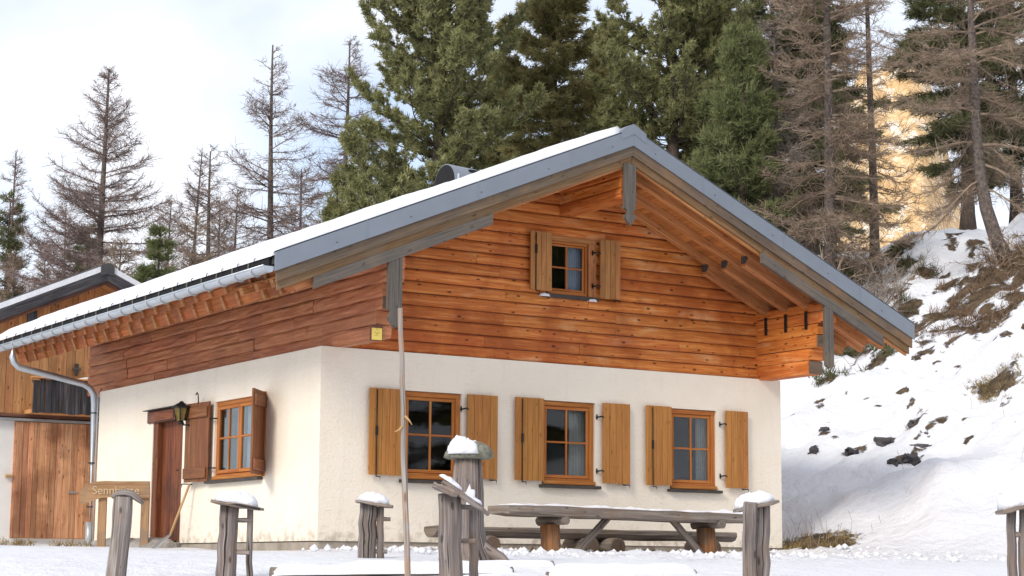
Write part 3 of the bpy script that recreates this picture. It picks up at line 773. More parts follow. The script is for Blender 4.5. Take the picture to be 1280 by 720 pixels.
# gutter and downpipe
gx, gz = -1.445, T(XL)-.178
g = MB(); n = 9; gy = [YF+.0, 2, 5, 8, 9.6]
pr = [(math.cos(PI+PI*i/(n-1))*.075, math.sin(PI+PI*i/(n-1))*.075) for i in range(n)] + [(math.cos(-PI*i/(n-1))*.069, math.sin(-PI*i/(n-1))*.069) for i in range(n)]
g.prof(pr, Vector((gx, gy[0], gz)), Vector((0, 1, 0)), Vector((1, 0, 0)), Vector((0, 0, 1)), [t-gy[0] for t in gy], smooth=False)
g.prof([(math.cos(PI+PI*i/8)*.072, math.sin(PI+PI*i/8)*.072) for i in range(9)], Vector((gx, gy[0]-.004, gz)), Vector((0, 1, 0)), Vector((1, 0, 0)), Vector((0, 0, 1)), [0, .008])
gut = g.build('gutter', 'metal_zinc', ch)
MB().tube([(gx-.075, gy[0], gz+.002), (gx-.075, gy[-1], gz+.002)], .012, 6).build('gutter_lip', 'metal_zinc', gut)
y = YF+.35
while y < 9.4:
    pts = [(gx+math.cos(a)*.082, y, gz+math.sin(a)*.082) for a in [PI+PI*i/8 for i in range(9)]]
    MB().tube(pts, .010, 5).build('gutter_bracket', 'metal_pipe', gut); y += .47
MB().tube([(gx, 7.95, gz-.05), (gx, 7.95, gz-.22), (gx+.03, 7.95, gz-.30), (gx+.10, 7.95, gz-.37), (-.25, 8.0, 2.56), (-.14, 8.0, 2.50), (-.075, 8.0, 2.40), (-.06, 8.0, 2.25), (-.06, 8.0, .35)], .052, 12).build('downpipe', 'metal_zinc', ch)
MB().tube([(-.06, 8.0, .36), (-.06, 8.0, -.15)], .062, 12).build('downpipe_foot', 'metal_pipe', ch)
MB().tube([(.03, 7.93, 2.5), (-.025, 7.93, 2.4), (-.025, 7.93, -.1)], .012, 6).build('earthing_cable', 'metal_pipe', ch)
for zz in (2.1, 1.3, .6):
    MB().tube([(-.06+math.cos(a)*.056, 8.0+math.sin(a)*.056, zz) for a in [2*PI*i/10 for i in range(11)]], .010, 5).build('pipe_clip', 'iron', ch)
# ---- ornamental pendant boards
def pend(cx, w, zt, zb, y, fancy, name='pendant_board'):
    a = w/2
    if fancy:
        pts = [(-a, zt), (-a, zb+.23), (-a*.55, zb+.20), (-a*.5, zb+.16), (-a*.95, zb+.13), (-a*.95, zb+.09), (-a*.45, zb+.05), (-a*.3, zb+.03), (0, zb), (a*.3, zb+.03), (a*.45, zb+.05), (a*.95, zb+.09), (a*.95, zb+.13), (a*.5, zb+.16), (a*.55, zb+.20), (a, zb+.23), (a, zt)]
    else:
        pts = [(-a, zt), (-a, zb+.24), (-a*.6, zb+.21), (-a*.75, zb+.15), (-a, zb+.12), (-a*.4, zb+.06), (-a*.05, zb), (a*.3, zb+.05), (a, zb+.02), (a, zt)]
    MB().poly([(cx+p[0], p[1]) for p in pts], 'y', y-.05, y).build(name, 'wood_grey', ch)
pend(3.71, .18, 4.96, 4.14, YF+.03, True)
pend(.225, .19, 3.42, 2.52, YF+.05, False)
MB().poly([(7.075, 3.36), (7.225, 3.36), (7.225, 2.50), (7.15, 2.47), (7.075, 2.52)], 'y', YF, YF+.05).build('pendant_board', 'wood_grey', ch)
# ---- arched metal hood over the chimney
hc = at(556, 229, 'y', 2.2)
m = MB(); n = 14
for (r, mt) in ((.30, 0),):
    rr = [(math.cos(PI*i/n)*r, math.sin(PI*i/n)*r*.95) for i in range(n+1)] + [(math.cos(PI-PI*i/n)*(r-.015), math.sin(PI-PI*i/n)*(r*.95-.015)) for i in range(n+1)]
    m.prof(rr, hc, Vector((1, 0, -.06)).normalized(), Vector((0, 1, 0)), Vector((0, 0, 1)), [0, 1.15], smooth=False)
hood = m.build('chimney_hood', 'metal_flashing', ch)
MB().box((hc.x+.28, hc.y-.24, hc.z-.4), (hc.x+.95, hc.y+.24, hc.z+.20)).build('chimney_stack', 'hood_dark', hood)
m = MB(); rr = [(math.cos(PI*i/n)*.285, math.sin(PI*i/n)*.27) for i in range(n+1)]
m.prof(rr, hc+Vector((-.006, 0, 0)), Vector((1, 0, 0)), Vector((0, 1, 0)), Vector((0, 0, 1)), [0, .03]); m.build('hood_mouth_shade', 'hood_dark', hood)  # black plate across the mouth stands for the shade inside the hood
MB().beam((hc.x+.05, hc.y-.29, hc.z-.15), (hc.x+.06, hc.y-.29, hc.z+.1), .03, .03).build('hood_strut', 'metal_zinc', hood)

# ---- windows
def window_front(x0, x1, z0, z1, y, nx=2, nz=2, mat='wood_window', name='window', curtains=(), t=.062, q=.042):
    d = .06
    f = MB()
    f.box((x0, y, z0), (x1, y+d, z0+t+.02)); f.box((x0, y, z1-t), (x1, y+d, z1)); 
    f.box((x0, y+.002, z0+t+.021), (x0+t, y+d-.002, z1-t-.001)); f.box((x1-t, y+.002, z0+t+.021), (x1, y+d-.002, z1-t-.001))
    w = f.build(name, mat, ch)
    s = MB(); a0, a1, c0, c1 = x0+t+.004, x1-t-.004, z0+t+.026, z1-t-.004
    s.box((a0, y+.018, c0), (a1, y+.05, c0+q)); s.box((a0, y+.018, c1-q), (a1, y+.05, c1)); s.box((a0, y+.020, c0+q+.001), (a0+q, y+.048, c1-q-.001)); s.box((a1-q, y+.020, c0+q+.001), (a1, y+.048, c1-q-.001))
    s.build('sash', mat, w)
    px = [a0+q+(a1-a0-2*q)*i/nx for i in range(nx+1)]; pz = [c0+q+(c1-c0-2*q)*i/nz for i in range(nz+1)]
    for v in px[1:-1]: MB().box((v-.014, y+.021, c0+q), (v+.014, y+.047, c1-q)).build('muntin', mat, w)
    for v in pz[1:-1]: MB().box((a0+q, y+.023, v-.013), (a1-q, y+.045, v+.013)).build('muntin', mat, w)
    for i in range(nx):
        for k in range(nz):
            MB().box((px[i]+.001, y+.034, pz[k]+.001), (px[i+1]-.001, y+.038, pz[k+1]-.001), .0005).build('pane', 'window_glass', w)
    for (ca, cb, cm) in curtains:
        X = np.zeros((30, 2, 3))
        for i in range(30):
            xx = x0+(x1-x0)*(ca+(cb-ca)*i/29)
            for j, zz in enumerate((z0+.05, z1-.03)): X[i, j] = (xx, y+.17+.025*math.sin(i*1.25), zz)
        put('curtain', grid_mesh('curtain', X), cm, w)
    return w
for i, (x0, x1, z0, z1) in enumerate(FW_WIN):
    cu = [(), ((.66, .98, 'curtain'),), ((.74, .98, 'curtain'),)][i]
    w = window_front(x0+.006, x1-.006, z0+.006, z1-.006, .035, curtains=cu)
    MB().box((x0-.045, -.075, z0-.045), (x1+.05, .03, z0-.004)).build('sill', 'sill_dark', w)
    MB().box((x0+.01, -.022, z0+.005), (x1-.01, .033, z0+.055)).build('sill_rail', 'wood_window', w)
w = window_front(UPWIN[0]+.005, UPWIN[1]-.005, UPWIN[2], UPWIN[3], FY-.02, mat='wood_window', curtains=((.62, .98, 'curtain_white'),), t=.03, q=.03)
MB().box((UPWIN[0]-.07, FY-.055, UPWIN[3]+.002), (UPWIN[1]+.12, FY-.01, UPWIN[3]+.07)).build('head_board', 'wood_shutter_pale', w)
MB().box((UPWIN[1]+.002, FY-.05, UPWIN[2]-.05), (UPWIN[1]+.13, FY-.01, UPWIN[3])).build('jamb_board', 'wood_rafter', w)
MB().box((UPWIN[0]-.1, FY-.075, UPWIN[2]-.055), (UPWIN[1]+.16, FY-.01, UPWIN[2]-.003)).build('sill', 'sill_dark', w)
snow_cap('snow_patch', (3.36, FY-.05, 3.35), (.08, 0, 0), (0, .04, 0), .05, w, seed=2)
snow_cap('snow_patch', (4.15, FY-.05, 3.34), (.08, 0, 0), (0, .04, 0), .04, w, seed=4)
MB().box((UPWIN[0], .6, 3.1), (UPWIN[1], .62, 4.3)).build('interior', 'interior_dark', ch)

def shutter(x0, x1, z0, z1, y, mat, nplank=5, rod=None, hinge=None):
    sh = MB().box((x0+.02, y+.027, z0+.105), (x1-.02, y+.045, z0+.175)).build('shutter', mat, ch)
    MB().box((x0+.02, y+.027, z1-.195), (x1-.02, y+.045, z1-.125)).build('batten', mat, sh)
    ws = [random.uniform(.85, 1.15) for _ in range(nplank)]; tot = sum(ws); x = x0
    for q in ws:
        xx = x+(x1-x0)*q/tot
        MB().box((x+.0015, y+random.uniform(-.002, .002), z0+random.uniform(-.004, .004)), (xx-.0015, y+.026, z1), .0035).build('plank', mat, sh); x = xx
    if rod is not None:
        m = MB(); m.tube([(rod, y-.012, z0-.02), (rod, y-.012, z1-.02)], .007, 6); m.box((rod-.014, y-.028, z0+.5), (rod+.014, y-.004, z0+.62)); m.tube([(rod, y-.012, z0-.02), (rod+.05, y-.03, z0-.025), (rod+.05, y-.03, z0-.075)], .008, 5)
        m.build('bolt_rod', 'iron', sh)
    else:
        xx = x1-.06; m = MB(); m.tube([(xx, .0, z0-.015), (xx, y-.02, z0-.015), (xx+.03, y-.025, z0-.015), (xx+.03, y-.025, z0-.07)], .008, 5); m.box((xx-.07, y-.02, z0-.022), (xx+.03, y+.0, z0-.008)); m.build('shutter_catch', 'iron', sh)
    if hinge is not None:
        for zz in (z0+.16, z1-.2):
            m = MB(); m.tube([(hinge[0], hinge[1], zz), ((hinge[0]+hinge[2])/2, y-.01, zz+.01), (hinge[2], y+.01, zz)], .011, 6); m.tube([(hinge[0]+.01, hinge[1], zz-.03), (hinge[0]+.01, hinge[1], zz+.04)], .010, 6); m.build('hinge', 'iron', sh)
    return sh
for (a, b, c, d) in [(.665, 1.17, 2.115, 2.585), (2.865, 3.318, 4.285, 4.745), (5.022, 5.465, 6.43, 6.84)]:
    shutter(a, b, .84, 1.945, -.075, 'wood_shutter', 5, rod=a+.10)
    shutter(c, d, .84, 1.94, -.075, 'wood_shutter', 4, hinge=(c-.07, -.01, c+.02))
shutter(3.09, 3.435, 3.42, 4.225, FY-.12, 'wood_shutter_pale', 4, rod=3.17)
shutter(4.24, 4.585, 3.39, 4.215, FY-.12, 'wood_shutter_pale', 4, hinge=(4.14, FY-.06, 4.25))

# ---- side window (two casements) with its brown shutters
ya, yb, z0, z1 = SIDE_WIN
def ybox(m, lo, hi): return m.box(lo, hi)
f = MB(); t = .065; X0, X1 = .03, .09
f.box((X0, ya, z0), (X1, yb, z0+.08)); f.box((X0, ya, z1-t), (X1, yb, z1)); f.box((X0+.002, ya, z0+.081), (X1-.002, ya+t, z1-t-.001)); f.box((X0+.002, yb-t, z0+.081), (X1-.002, yb, z1-t-.001))
sw = f.build('window', 'wood_window', ch)
ym = (ya+yb)/2
for (c, d) in ((ya+t+.004, ym-.003), (ym+.003, yb-t-.004)):
    s = MB(); q = .05; e0, e1 = z0+.086, z1-t-.004
    s.box((X0-.015, c, e0), (X0+.03, d, e0+q)); s.box((X0-.015, c, e1-q), (X0+.03, d, e1)); s.box((X0-.013, c, e0+q+.001), (X0+.028, c+q, e1-q-.001)); s.box((X0-.013, d-q, e0+q+.001), (X0+.028, d, e1-q-.001))
    so = s.build('casement', 'wood_window', sw)
    my = (c+d)/2; mz = (e0+e1)/2+.02
    MB().box((X0-.008, my-.015, e0+q), (X0+.022, my+.015, e1-q)).build('muntin', 'wood_window', sw)
    MB().box((X0-.006, c+q, mz-.014), (X0+.020, d-q, mz+.014)).build('muntin', 'wood_window', sw)
    for (p0, p1) in ((c+q, my), (my, d-q)):
        for (r0, r1) in ((e0+q, mz), (mz, e1-q)):
            MB().box((X0+.004, p0+.001, r0+.001), (X0+.008, p1-.001, r1-.001), .0005).build('pane', 'window_glass', sw)
    X = np.zeros((30, 2, 3))
    for i in range(30):
        yy = c+.02+(d-c-.04)*i/29*(.45 if c < ym-.1 else .38) + (.0 if c > ym-.1 else (d-c)*.5)
        for j, zz in enumerate((z0+.1, z1-.05)): X[i, j] = (X0+.10+.02*math.sin(i*1.3), yy, zz)
    put('curtain', grid_mesh('curtain', X), 'curtain_white', sw)
MB().box((-.085, ya-.02, z0-.045), (.025, yb+.12, z0-.006)).build('sill', 'sill_dark', sw)
MB().box((-.03, ya+.01, z0+.002), (.028, yb-.01, z0+.05)).build('sill_rail', 'wood_window', sw)
def leaf(hy, ang, wd, z0, z1, off, mat, name='shutter'):
    """side-wall shutter hinged at y=hy; direction (dx,dy)"""
    d = Vector((math.cos(ang), math.sin(ang), 0)); nrm = Vector((-d.y, d.x, 0))
    o = Vector((off, hy, 0)); s = MB()
    side = 1 if nrm.dot(Vector((CAM[0], CAM[1], 0))-o) > 0 else -1
    def bt_(zz): return MB().beam(o+d*.02+nrm*side*.03+Vector((0, 0, zz)), o+d*(wd-.02)+nrm*side*.03+Vector((0, 0, zz)), .026, .15)
    sh = bt_(z0+.12).build(name, mat, ch); bt_(z1-.14).build('batten', mat, sh)
    n = 4
    for i in range(n):
        c = o+d*(wd*(i+.5)/n)
        MB().beam(c+Vector((0, 0, z0+random.uniform(-.006, .006))), c+Vector((0, 0, z1)), wd/n-.003, .03, nrm).build('plank', mat, sh)
    return sh, o, d
SHY = 3.30
sh, o, d = leaf(SHY, math.radians(95), .70, .85, 1.965, -.07, 'wood_shutter_dark')
for zz in (1.03, 1.72): MB().tube([(.0, 3.20, zz), (-.05, 3.24, zz), (-.08, 3.36, zz)], .011, 6).build('hinge', 'iron', sh)
MB().tube([(-.11, 3.62, 1.95), (-.12, 3.62, 2.08), (-.12, 3.66, 2.11), (-.12, 3.70, 2.08)], .009, 5).build('shutter_hook', 'iron', sh)
MB().tube([(0, 4.0, .83), (-.14, 4.0, .83), (-.14, 4.06, .83), (-.14, 4.06, .77)], .009, 5).build('shutter_catch', 'iron', sh)
sh, o, d = leaf(1.60, math.radians(-129), .60, .87, 1.97, -.03, 'wood_shutter_dark')
MB().beam(o-d*.015+Vector((0, 0, .86)), o-d*.015+Vector((0, 0, 1.98)), .05, .06, (1, 0, 0)).build('shutter_stile', 'wood_window', sh)
for zz in (1.05, 1.75): MB().box((o.x-.05, o.y-.06, zz-.03), (o.x-.03, o.y-.03, zz+.03)).build('hinge', 'metal_zinc', sh)

# ---- door
d0, d1 = 4.42, 5.58
df = MB(); df.box((.01, d0, .02), (.14, d0+.15, 1.80), .012); df.box((.01, d1-.17, .02), (.14, d1, 1.80), .012)
door = df.build('door', 'wood_door', ch)
MB().box((-.035, 4.33, 1.795), (.13, 5.74, 1.975), .012).build('lintel', 'wood_beam_dark', door)
MB().box((-.05, 4.70, 1.815), (-.034, 5.40, 1.955), .006).build('lintel_panel', 'wood_door', door)
MB().box((-.10, 4.30, 1.978), (.02, 5.78, 1.99), .003).build('lintel_cap', 'sill_dark', door)
yy = d0+.155
while yy < d1-.175:
    ww = min(random.uniform(.15, .22), d1-.172-yy)
    MB().box((.10+random.uniform(-.004, .004), yy+.002, .04), (.135, yy+ww-.002, 1.795), .005).build('plank', 'wood_door', door); yy += ww
m = MB(); m.box((.07, d0+.20, .98), (.10, d0+.24, 1.12)); m.tube([(.075, d0+.22, 1.06), (.045, d0+.22, 1.06), (.045, d0+.32, 1.06)], .010, 6); m.build('handle', 'iron', door)
MB().box((-.02, d0-.02, -.06), (.2, d1+.02, .018), .01).build('threshold', 'stone', door)
# ---- lantern, cover plate, plaque
ln = MB(); lc = Vector((-.24, 3.92, 1.80))
ln.tube([(0, 3.84, 1.66), (-.24, 3.88, 1.66), (-.24, 3.92, 1.70)], .012, 6); ln.tube([(-.24, 3.92, 1.67), (-.24, 3.92, 1.72)], [.05, .03], 6)
ln.tube([lc+Vector((0, 0, .10)), lc+Vector((0, 0, .125)), lc+Vector((0, 0, .18)), lc+Vector((0, 0, .20))], [.14, .13, .035, .02], 6, smooth=False)
for a in range(6):
    c, s_ = math.cos(a*PI/3), math.sin(a*PI/3); ln.tube([lc+Vector((c*.075, s_*.075, -.08)), lc+Vector((c*.125, s_*.125, .10))], .008, 4)
lamp = ln.build('wall_lantern', 'iron', ch)
MB().tube([lc+Vector((0, 0, -.08)), lc+Vector((0, 0, .10))], [.066, .116], 6, smooth=False).build('lantern_glass', 'lantern_glass', lamp)
MB().box((-.006, 3.88, .52), (.003, 4.18, 1.0), .002).build('cover_plate', 'plaster', ch)
pq = MB().box((.085, -1.150, 2.405), (.255, -1.128, 2.60), .003).build('plaque', 'wood_beam_dark', ch)
MB().box((.10, -1.156, 2.415), (.242, -1.149, 2.56), .002).build('plaque_face', 'plaque_yellow', pq)
m = MB()
for (px_, pz_, w_, h_) in [(.17, 2.545, .012, .012), (.15, 2.50, .03, .006), (.19, 2.50, .03, .006), (.17, 2.485, .02, .008), (.16, 2.465, .05, .004)]:
    m.box((px_-w_/2, -1.1575, pz_-h_/2), (px_+w_/2, -1.1555, pz_+h_/2), .0003)
m.build('plaque_print', 'plaque_mark', pq)

# carved lettering
def text_mesh(body, size, depth):
    c = bpy.data.curves.new('inscription', 'FONT'); c.body = body; c.size = size; c.extrude = depth; c.align_x = 'CENTER'
    o = bpy.data.objects.new('inscription', c); scn.collection.objects.link(o)
    bpy.context.view_layer.update()
    me = bpy.data.meshes.new_from_object(o.evaluated_get(bpy.context.evaluated_depsgraph_get()))
    bpy.data.objects.remove(o); bpy.data.curves.remove(c)
    return me

# ================================================================== BARN
BY = 13.0
bn = thing('timber_barn', 'plank-clad barn with white wall base behind the left end of the hut', 'barn', (1.65, 17, .1))
BRX, BRZ = 1.66, 5.13
def TB(x): return BRZ-.45*abs(x-BRX)
MB().box((-3.2, BY+.06, -.3), (6.4, BY+9, 2.36)).build('plaster_wall', 'barn_plaster', bn)
MB().poly([(-3.2, 2.36), (6.4, 2.36), (6.4, TB(6.4)-.2), (BRX, BRZ-.2), (-3.2, TB(-3.2)-.2)], 'y', BY+.06, BY+9).build('upper_wall', 'roof_dark', bn)
x = -2.6
while x < 4.6:
    w = random.uniform(.13, .19); zt = min(TB(x), TB(x+w))-.17; zb = 2.42+random.uniform(-.02, .02)
    MB().poly([(x+.002, zb), (x+w-.004, zb), (x+w-.004, TB(x+w)-.17), (x+.002, TB(x)-.17)], 'y', BY+random.uniform(.015, .03), BY+.058).build('plank', 'wood_barn', bn)
    x += w
x = .27; bd = MB().box((.26, BY+.03, .16), (3.2, BY+.058, 2.30)).build('barn_door', 'wood_barn_door', bn)
while x < 3.1:
    w = random.uniform(.09, .17)
    MB().box((x+.002, BY-.012+random.uniform(-.006, .004), .17), (x+w-.002, BY+.029, 2.285), .006).build('plank', 'wood_barn_door', bd); x += w
MB().box((1.30, BY-.034, 1.00), (1.48, BY-.018, 1.03)).build('door_latch', 'metal_pipe', bd)
MB().box((.12, BY-.05, 1.26), (.24, BY+.06, 1.31), .015).build('door_stop', 'wood_handle', bn)
MB().box((-2.6, BY-.02, 2.37), (4.6, BY+.055, 2.43)).build('sill_beam', 'wood_beam_dark', bn)
MB().box((-2.6, BY-.06, 2.30), (4.6, BY+.05, 2.345)).build('rail', 'metal_pipe', bn)
bal = MB().box((.42, BY-.35, 2.43), (3.6, BY+.01, 2.50)).build('balcony', 'wood_barn', bn)
x = .44
while x < 3.5:
    w = random.uniform(.09, .14)
    MB().box((x+.004, BY-.38+random.uniform(-.01, .01), 2.44+random.uniform(-.02, .02)), (x+w-.004, BY-.352, 3.06+random.uniform(-.03, .03)), .004).build('balcony_board', 'wood_barn_dark', bal); x += w
MB().box((.40, BY-.44, 3.07), (3.6, BY-.30, 3.10), .01).build('balcony_rail', 'wood_barn', bal)
snow_cap('snow_layer', (2.4, BY-.37, 3.10), (1.15, 0, 0), (0, .08, 0), .07, bal, seed=8)
m = MB(); m.box((1.33, BY-.03, 3.22), (1.41, BY+.01, 3.42)); m.box((1.29, BY-.035, 3.30), (1.45, BY-.01, 3.34)); m.build('loft_fitting', 'wood_grey', bn)
br = MB().poly([(-3.6, TB(-3.6)), (BRX, BRZ), (6.8, TB(6.8)), (6.8, TB(6.8)-.12), (BRX, BRZ-.12), (-3.6, TB(-3.6)-.12)], 'y', BY-.62, BY+9.4).build('roof', 'roof_dark', bn)
for (a, b) in ((-3.6, BRX-.002), (BRX+.002, 6.8)):
    MB().poly([(a, TB(a)+.02), (b, TB(b)+.02), (b, TB(b)-.19), (a, TB(a)-.19)], 'y', BY-.68, BY-.64, 'x', TB).build('barge_board', 'wood_barn_dark', br)
    MB().poly([(a, TB(a)-.19), (b, TB(b)-.19), (b, TB(b)-.26), (a, TB(a)-.26)], 'y', BY-.63, BY-.59, 'x', TB).build('barge_board', 'wood_beam_dark', br)
    MB().poly([(a, TB(a)-.13), (b, TB(b)-.13), (b, TB(b)-.16), (a, TB(a)-.16)], 'y', BY-.58, BY+.05, 'x', TB).build('soffit', 'wood_barn', br)
    MB().poly([(a, TB(a)+.023), (b, TB(b)+.023), (b, TB(b)+.13), (a, TB(a)+.13)], 'y', BY-.67, BY+9.3).build('roof_snow', 'snow', br)
MB().poly([(BRX-.13, BRZ+.10), (BRX, BRZ+.15), (BRX+.13, BRZ+.10), (BRX+.13, BRZ-.10), (BRX, BRZ-.06), (BRX-.13, BRZ-.10)], 'y', BY-.70, BY+9.4).build('ridge_cap', 'roof_dark', br)
px_ = at(39, 395, 'y', BY-.5).x
MB().poly([(px_-.09, TB(px_)-.2), (px_+.09, TB(px_)-.15), (px_+.09, 3.98), (px_+.03, 3.86), (px_-.02, 3.80), (px_-.05, 3.90), (px_-.09, 3.95)], 'y', BY-.58, BY-.53).build('pendant_board', 'wood_barn_dark', bn)

# ================================================================== FURNITURE AND FENCE
def gz_(x, y): return H(x, y)
# ---- long bench of logs against the wall
bx0, bx1, by = 1.10, 5.82, -.9
bench = thing('log_bench', 'low grey log bench along the hut wall behind the table', 'bench', (3.4, by, gz_(3.4, by)))
m = MB(); n = 12; pts = [(0, .125*0)]; 
half = [(-.16, .03), (-.155, .075), (-.13, .088), (.13, .088), (.155, .075), (.16, .03), (.12, -.02), (.05, -.045), (-.05, -.045), (-.12, -.02)]
m.prof(half, Vector((bx0, by, .10)), Vector((1, 0, 0)), Vector((0, 1, 0)), Vector((0, 0, 1)), [i*(bx1-bx0)/10 for i in range(11)], .006); m.build('seat', 'wood_table', bench)
for (lx, dy) in ((1.85, 0), (3.35, .0), (3.72, -.06), (5.35, .0)):
    lo = Vector((lx, by-.26+dy, -.035)); m = MB().tube([lo, lo+Vector((0, .52, 0))], [.115, .118], 12, jit=.04); m.build('log_support', 'wood_table', bench)
    MB().tube([lo+Vector((0, -.004, 0)), lo+Vector((0, .002, 0))], [.10, .112], 12, jit=.03).build('log_end', 'wood_endgrain', bench)
# ---- table
ty = -1.8
tb = thing('log_table', 'long weathered log table with thin snow on its slab top', 'table', (3.4, ty, gz_(3.4, ty)))
m = MB(); a = Vector((1.53, ty, .385)); bvec = Vector((5.34, ty, .345)); d = (bvec-a); Lt = d.length; d.normalize()
topp = [(-.30, -.055), (-.27, -.075), (-.1, -.06), (.1, -.065), (.27, -.07), (.30, -.05), (.30, .035), (.28, .05), (-.28, .05), (-.30, .035)]
m.prof(topp, a, d, Vector((0, 1, 0)), Vector((0, 0, 1)), [i*Lt/14 for i in range(15)], .008, scale=[.82]+[1]*13+[.86]); m.build('tabletop', 'wood_table', tb)
for i in range(7):
    t = (.35+i*.52)/Lt; c = a+(bvec-a)*t+Vector((0, random.uniform(-.04, .02), .047))
    snow_cap('snow_patch', c, (random.uniform(.27, .34), 0, -.005), (0, random.uniform(.2, .26), 0), random.uniform(.025, .05), tb, .4, seed=i*3.1)
for (lx, mt) in ((2.30, 'wood_log_fresh'), (4.72, 'wood_log_fresh')):
    g0 = gz_(lx, ty)
    MB().tube([(lx, ty, g0-.08), (lx, ty, g0+.1), (lx-.02, ty, .22)], [.135, .125, .12], 12, jit=.07).build('leg', mt, tb)
    MB().tube([(lx+.02, ty-.30, .262), (lx+.02, ty+.30, .262)], [.058, .062], 10, jit=.05).build('cross_log', 'wood_table', tb)
for (x0, x1) in ((2.52, 3.08), (4.60, 4.08)):
    MB().beam((x0, ty-.12, gz_(x0, ty)-.02), (x1, ty-.10, .31), .075, .10, (0, 1, 0), .02, .004, 3).build('brace', 'wood_table', tb)
# ---- post helpers (positions from pixels at a chosen distance from the camera)
rv = Vector(R2); fv = Vector((FW[0], FW[1], 0))
def logpost(top, bot, r0, r1, mat, name, parent, n=14, seg=8, jit=.05):
    top = Vector(top); bot = Vector(bot)
    pts = [bot.lerp(top, i/seg)+Vector((random.uniform(-.006, .006), random.uniform(-.006, .006), 0)) for i in range(seg+1)]
    return MB().tube(pts, [r1+(r0-r1)*i/seg for i in range(seg+1)], n, smooth=True, jit=jit).build(name, mat, parent)
def capboard(c0, c1, depth, th, name, parent, mat='wood_log'):
    """weathered board between two pixels' points, reaching back and forth by depth"""
    c0 = Vector(c0); c1 = Vector(c1); d = (c1-c0); Lb = d.length; d.normalize()
    e1 = fv-d*d.dot(fv); e1.normalize(); e2 = d.cross(e1)
    if e2.z < 0: e2 = -e2
    w = depth/2
    pr = [(-w, -th*.3), (-w*.9, -th/2), (w*.9, -th/2), (w, -th*.2), (w*.97, th*.4), (w*.85, th/2), (-w*.85, th/2), (-w*.97, th*.3)]
    MB().prof(pr, c0, d, e1, e2, [Lb*i/6 for i in range(7)], .006, scale=[.8, .97, 1, 1.02, 1, .96, .78]).build(name, mat, parent)
    return d, e1, e2, Lb
def fence_post(label, v, thick, thin, rungs, cap, snow, seed, dthin=.0):
    """thick=(topx,topy,botx,width px) thin likewise or None; rungs=[(x0,x1,y)]; cap=((x,y),(x,y),th px); snow height px"""
    s = v/FPX
    top = dep(thick[0], thick[1], v); bx = dep(thick[2], 720, v); g0 = gz_(bx.x, bx.y)
    dirn = (bx-top).normalized(); bot = top+dirn*((top.z-g0+.25)/max(.2, -dirn.z))
    root = thing('fence_post', label, 'fence post', (bot.x, bot.y, g0), 'rustic posts of the snowy fence')
    logpost(top, bot, thick[3]*s/2, thick[3]*s/2*1.08, 'wood_log', 'thick_post', root)
    if thin:
        t1 = dep(thin[0], thin[1], v+dthin); t2 = dep(thin[2], 720, v+dthin); dd = (t2-t1).normalized()
        logpost(t1, t1+dd*((t1.z-gz_(t2.x, t2.y)+.25)/max(.2, -dd.z)), thin[3]*s/2, thin[3]*s/2*1.05, 'wood_log', 'thin_post', root, 10)
    for (x0, x1, y) in rungs:
        MB().beam(dep(x0, y, v+dthin*.5), dep(x1, y+.5, v+dthin*.5), .05, .035, (0, 0, 1), .008, .003, 3).build('rung', 'wood_log', root)
    if cap:
        (xa, ya_), (xb, yb_), th = cap
        p, q = dep(xa, ya_, v), dep(xb, yb_, v)
        d, e1, e2, Lb = capboard(p, q, .34, th*s, 'cap_board', root)
        if snow:
            snow_cap('snow_cap', (p+q)/2+e2*th*s*.4-d*Lb*.03, d*Lb*.44, e1*.15, snow*s, root, .18, seed=seed)
    return root
fence_post('leaning grey post with curled cap board in front of the sign', 14.0, (155, 620, 145, 24), None, [], None, 0, 1)
pa = bpy.context.scene.objects['fence_post']
# curled cap of that post
c = MB(); P_ = [dep(x, y, 14.0) for (x, y) in ((140, 621), (148, 617), (158, 616), (166, 618), (173, 624), (179, 630))]
c.tube(P_, [.035, .05, .055, .055, .045, .02], 10, jit=.12, flat=.5); c.build('cap_board', 'wood_log', pa)
fence_post('double post under a long flat snow cushion in front of the side window', 14.5, (287, 632, 282, 24), (313.5, 636, 311, 8), [(290, 313, 650), (290, 312, 690)], ((266, 627), (328, 637), 5), 15, 2)
fence_post('smaller double post with snow cap left of the bare pole', 17.0, (461, 628, 457.5, 22), (475.5, 634, 475, 9), [(468, 488, 648.5), (466, 484, 689)], ((445, 626.5), (491, 634), 4), 11, 3)
pd = fence_post('split post with steeply tilted cap boards in front of the mushroom-like stump', 14.0, (562, 617, 564, 29), (593, 637, 592, 12), [(572, 600, 633.5), (570, 594, 676)], None, 0, 4, .15)
s14 = 14.0/FPX
dd, e1, e2, Lb = capboard(dep(553, 602, 13.95), dep(611, 643, 13.95), .26, 6*s14, 'cap_board', pd)
capboard(dep(541, 606, 13.9), dep(572, 619, 13.9), .24, 8*s14, 'cap_board', pd)
snow_cap('snow_cap', dep(562, 606, 13.95)+e2*.012, dd*.10, e1*.10, .03, pd, .3, seed=7); snow_cap('snow_cap', dep(590, 626, 14.0)+e2*.012, dd*.08, e1*.09, .022, pd, .3, seed=9)
pe = fence_post('stout post with round snow cap at the right end of the table', 14.5, (947, 626, 946, 31), None, [], ((918, 639), (972, 627), 5), 15, 5)
logpost(dep(938, 628, 14.35), dep(937, 745, 14.35), .055, .06, 'wood_log', 'thin_post', pe, 10)
fence_post('snow capped double post at the right edge of the picture', 13.5, (1281, 634, 1283, 17), (1264, 637, 1266, 12), [(1266, 1282, 668)], ((1249, 640.5), (1300, 628), 6), 21, 6)

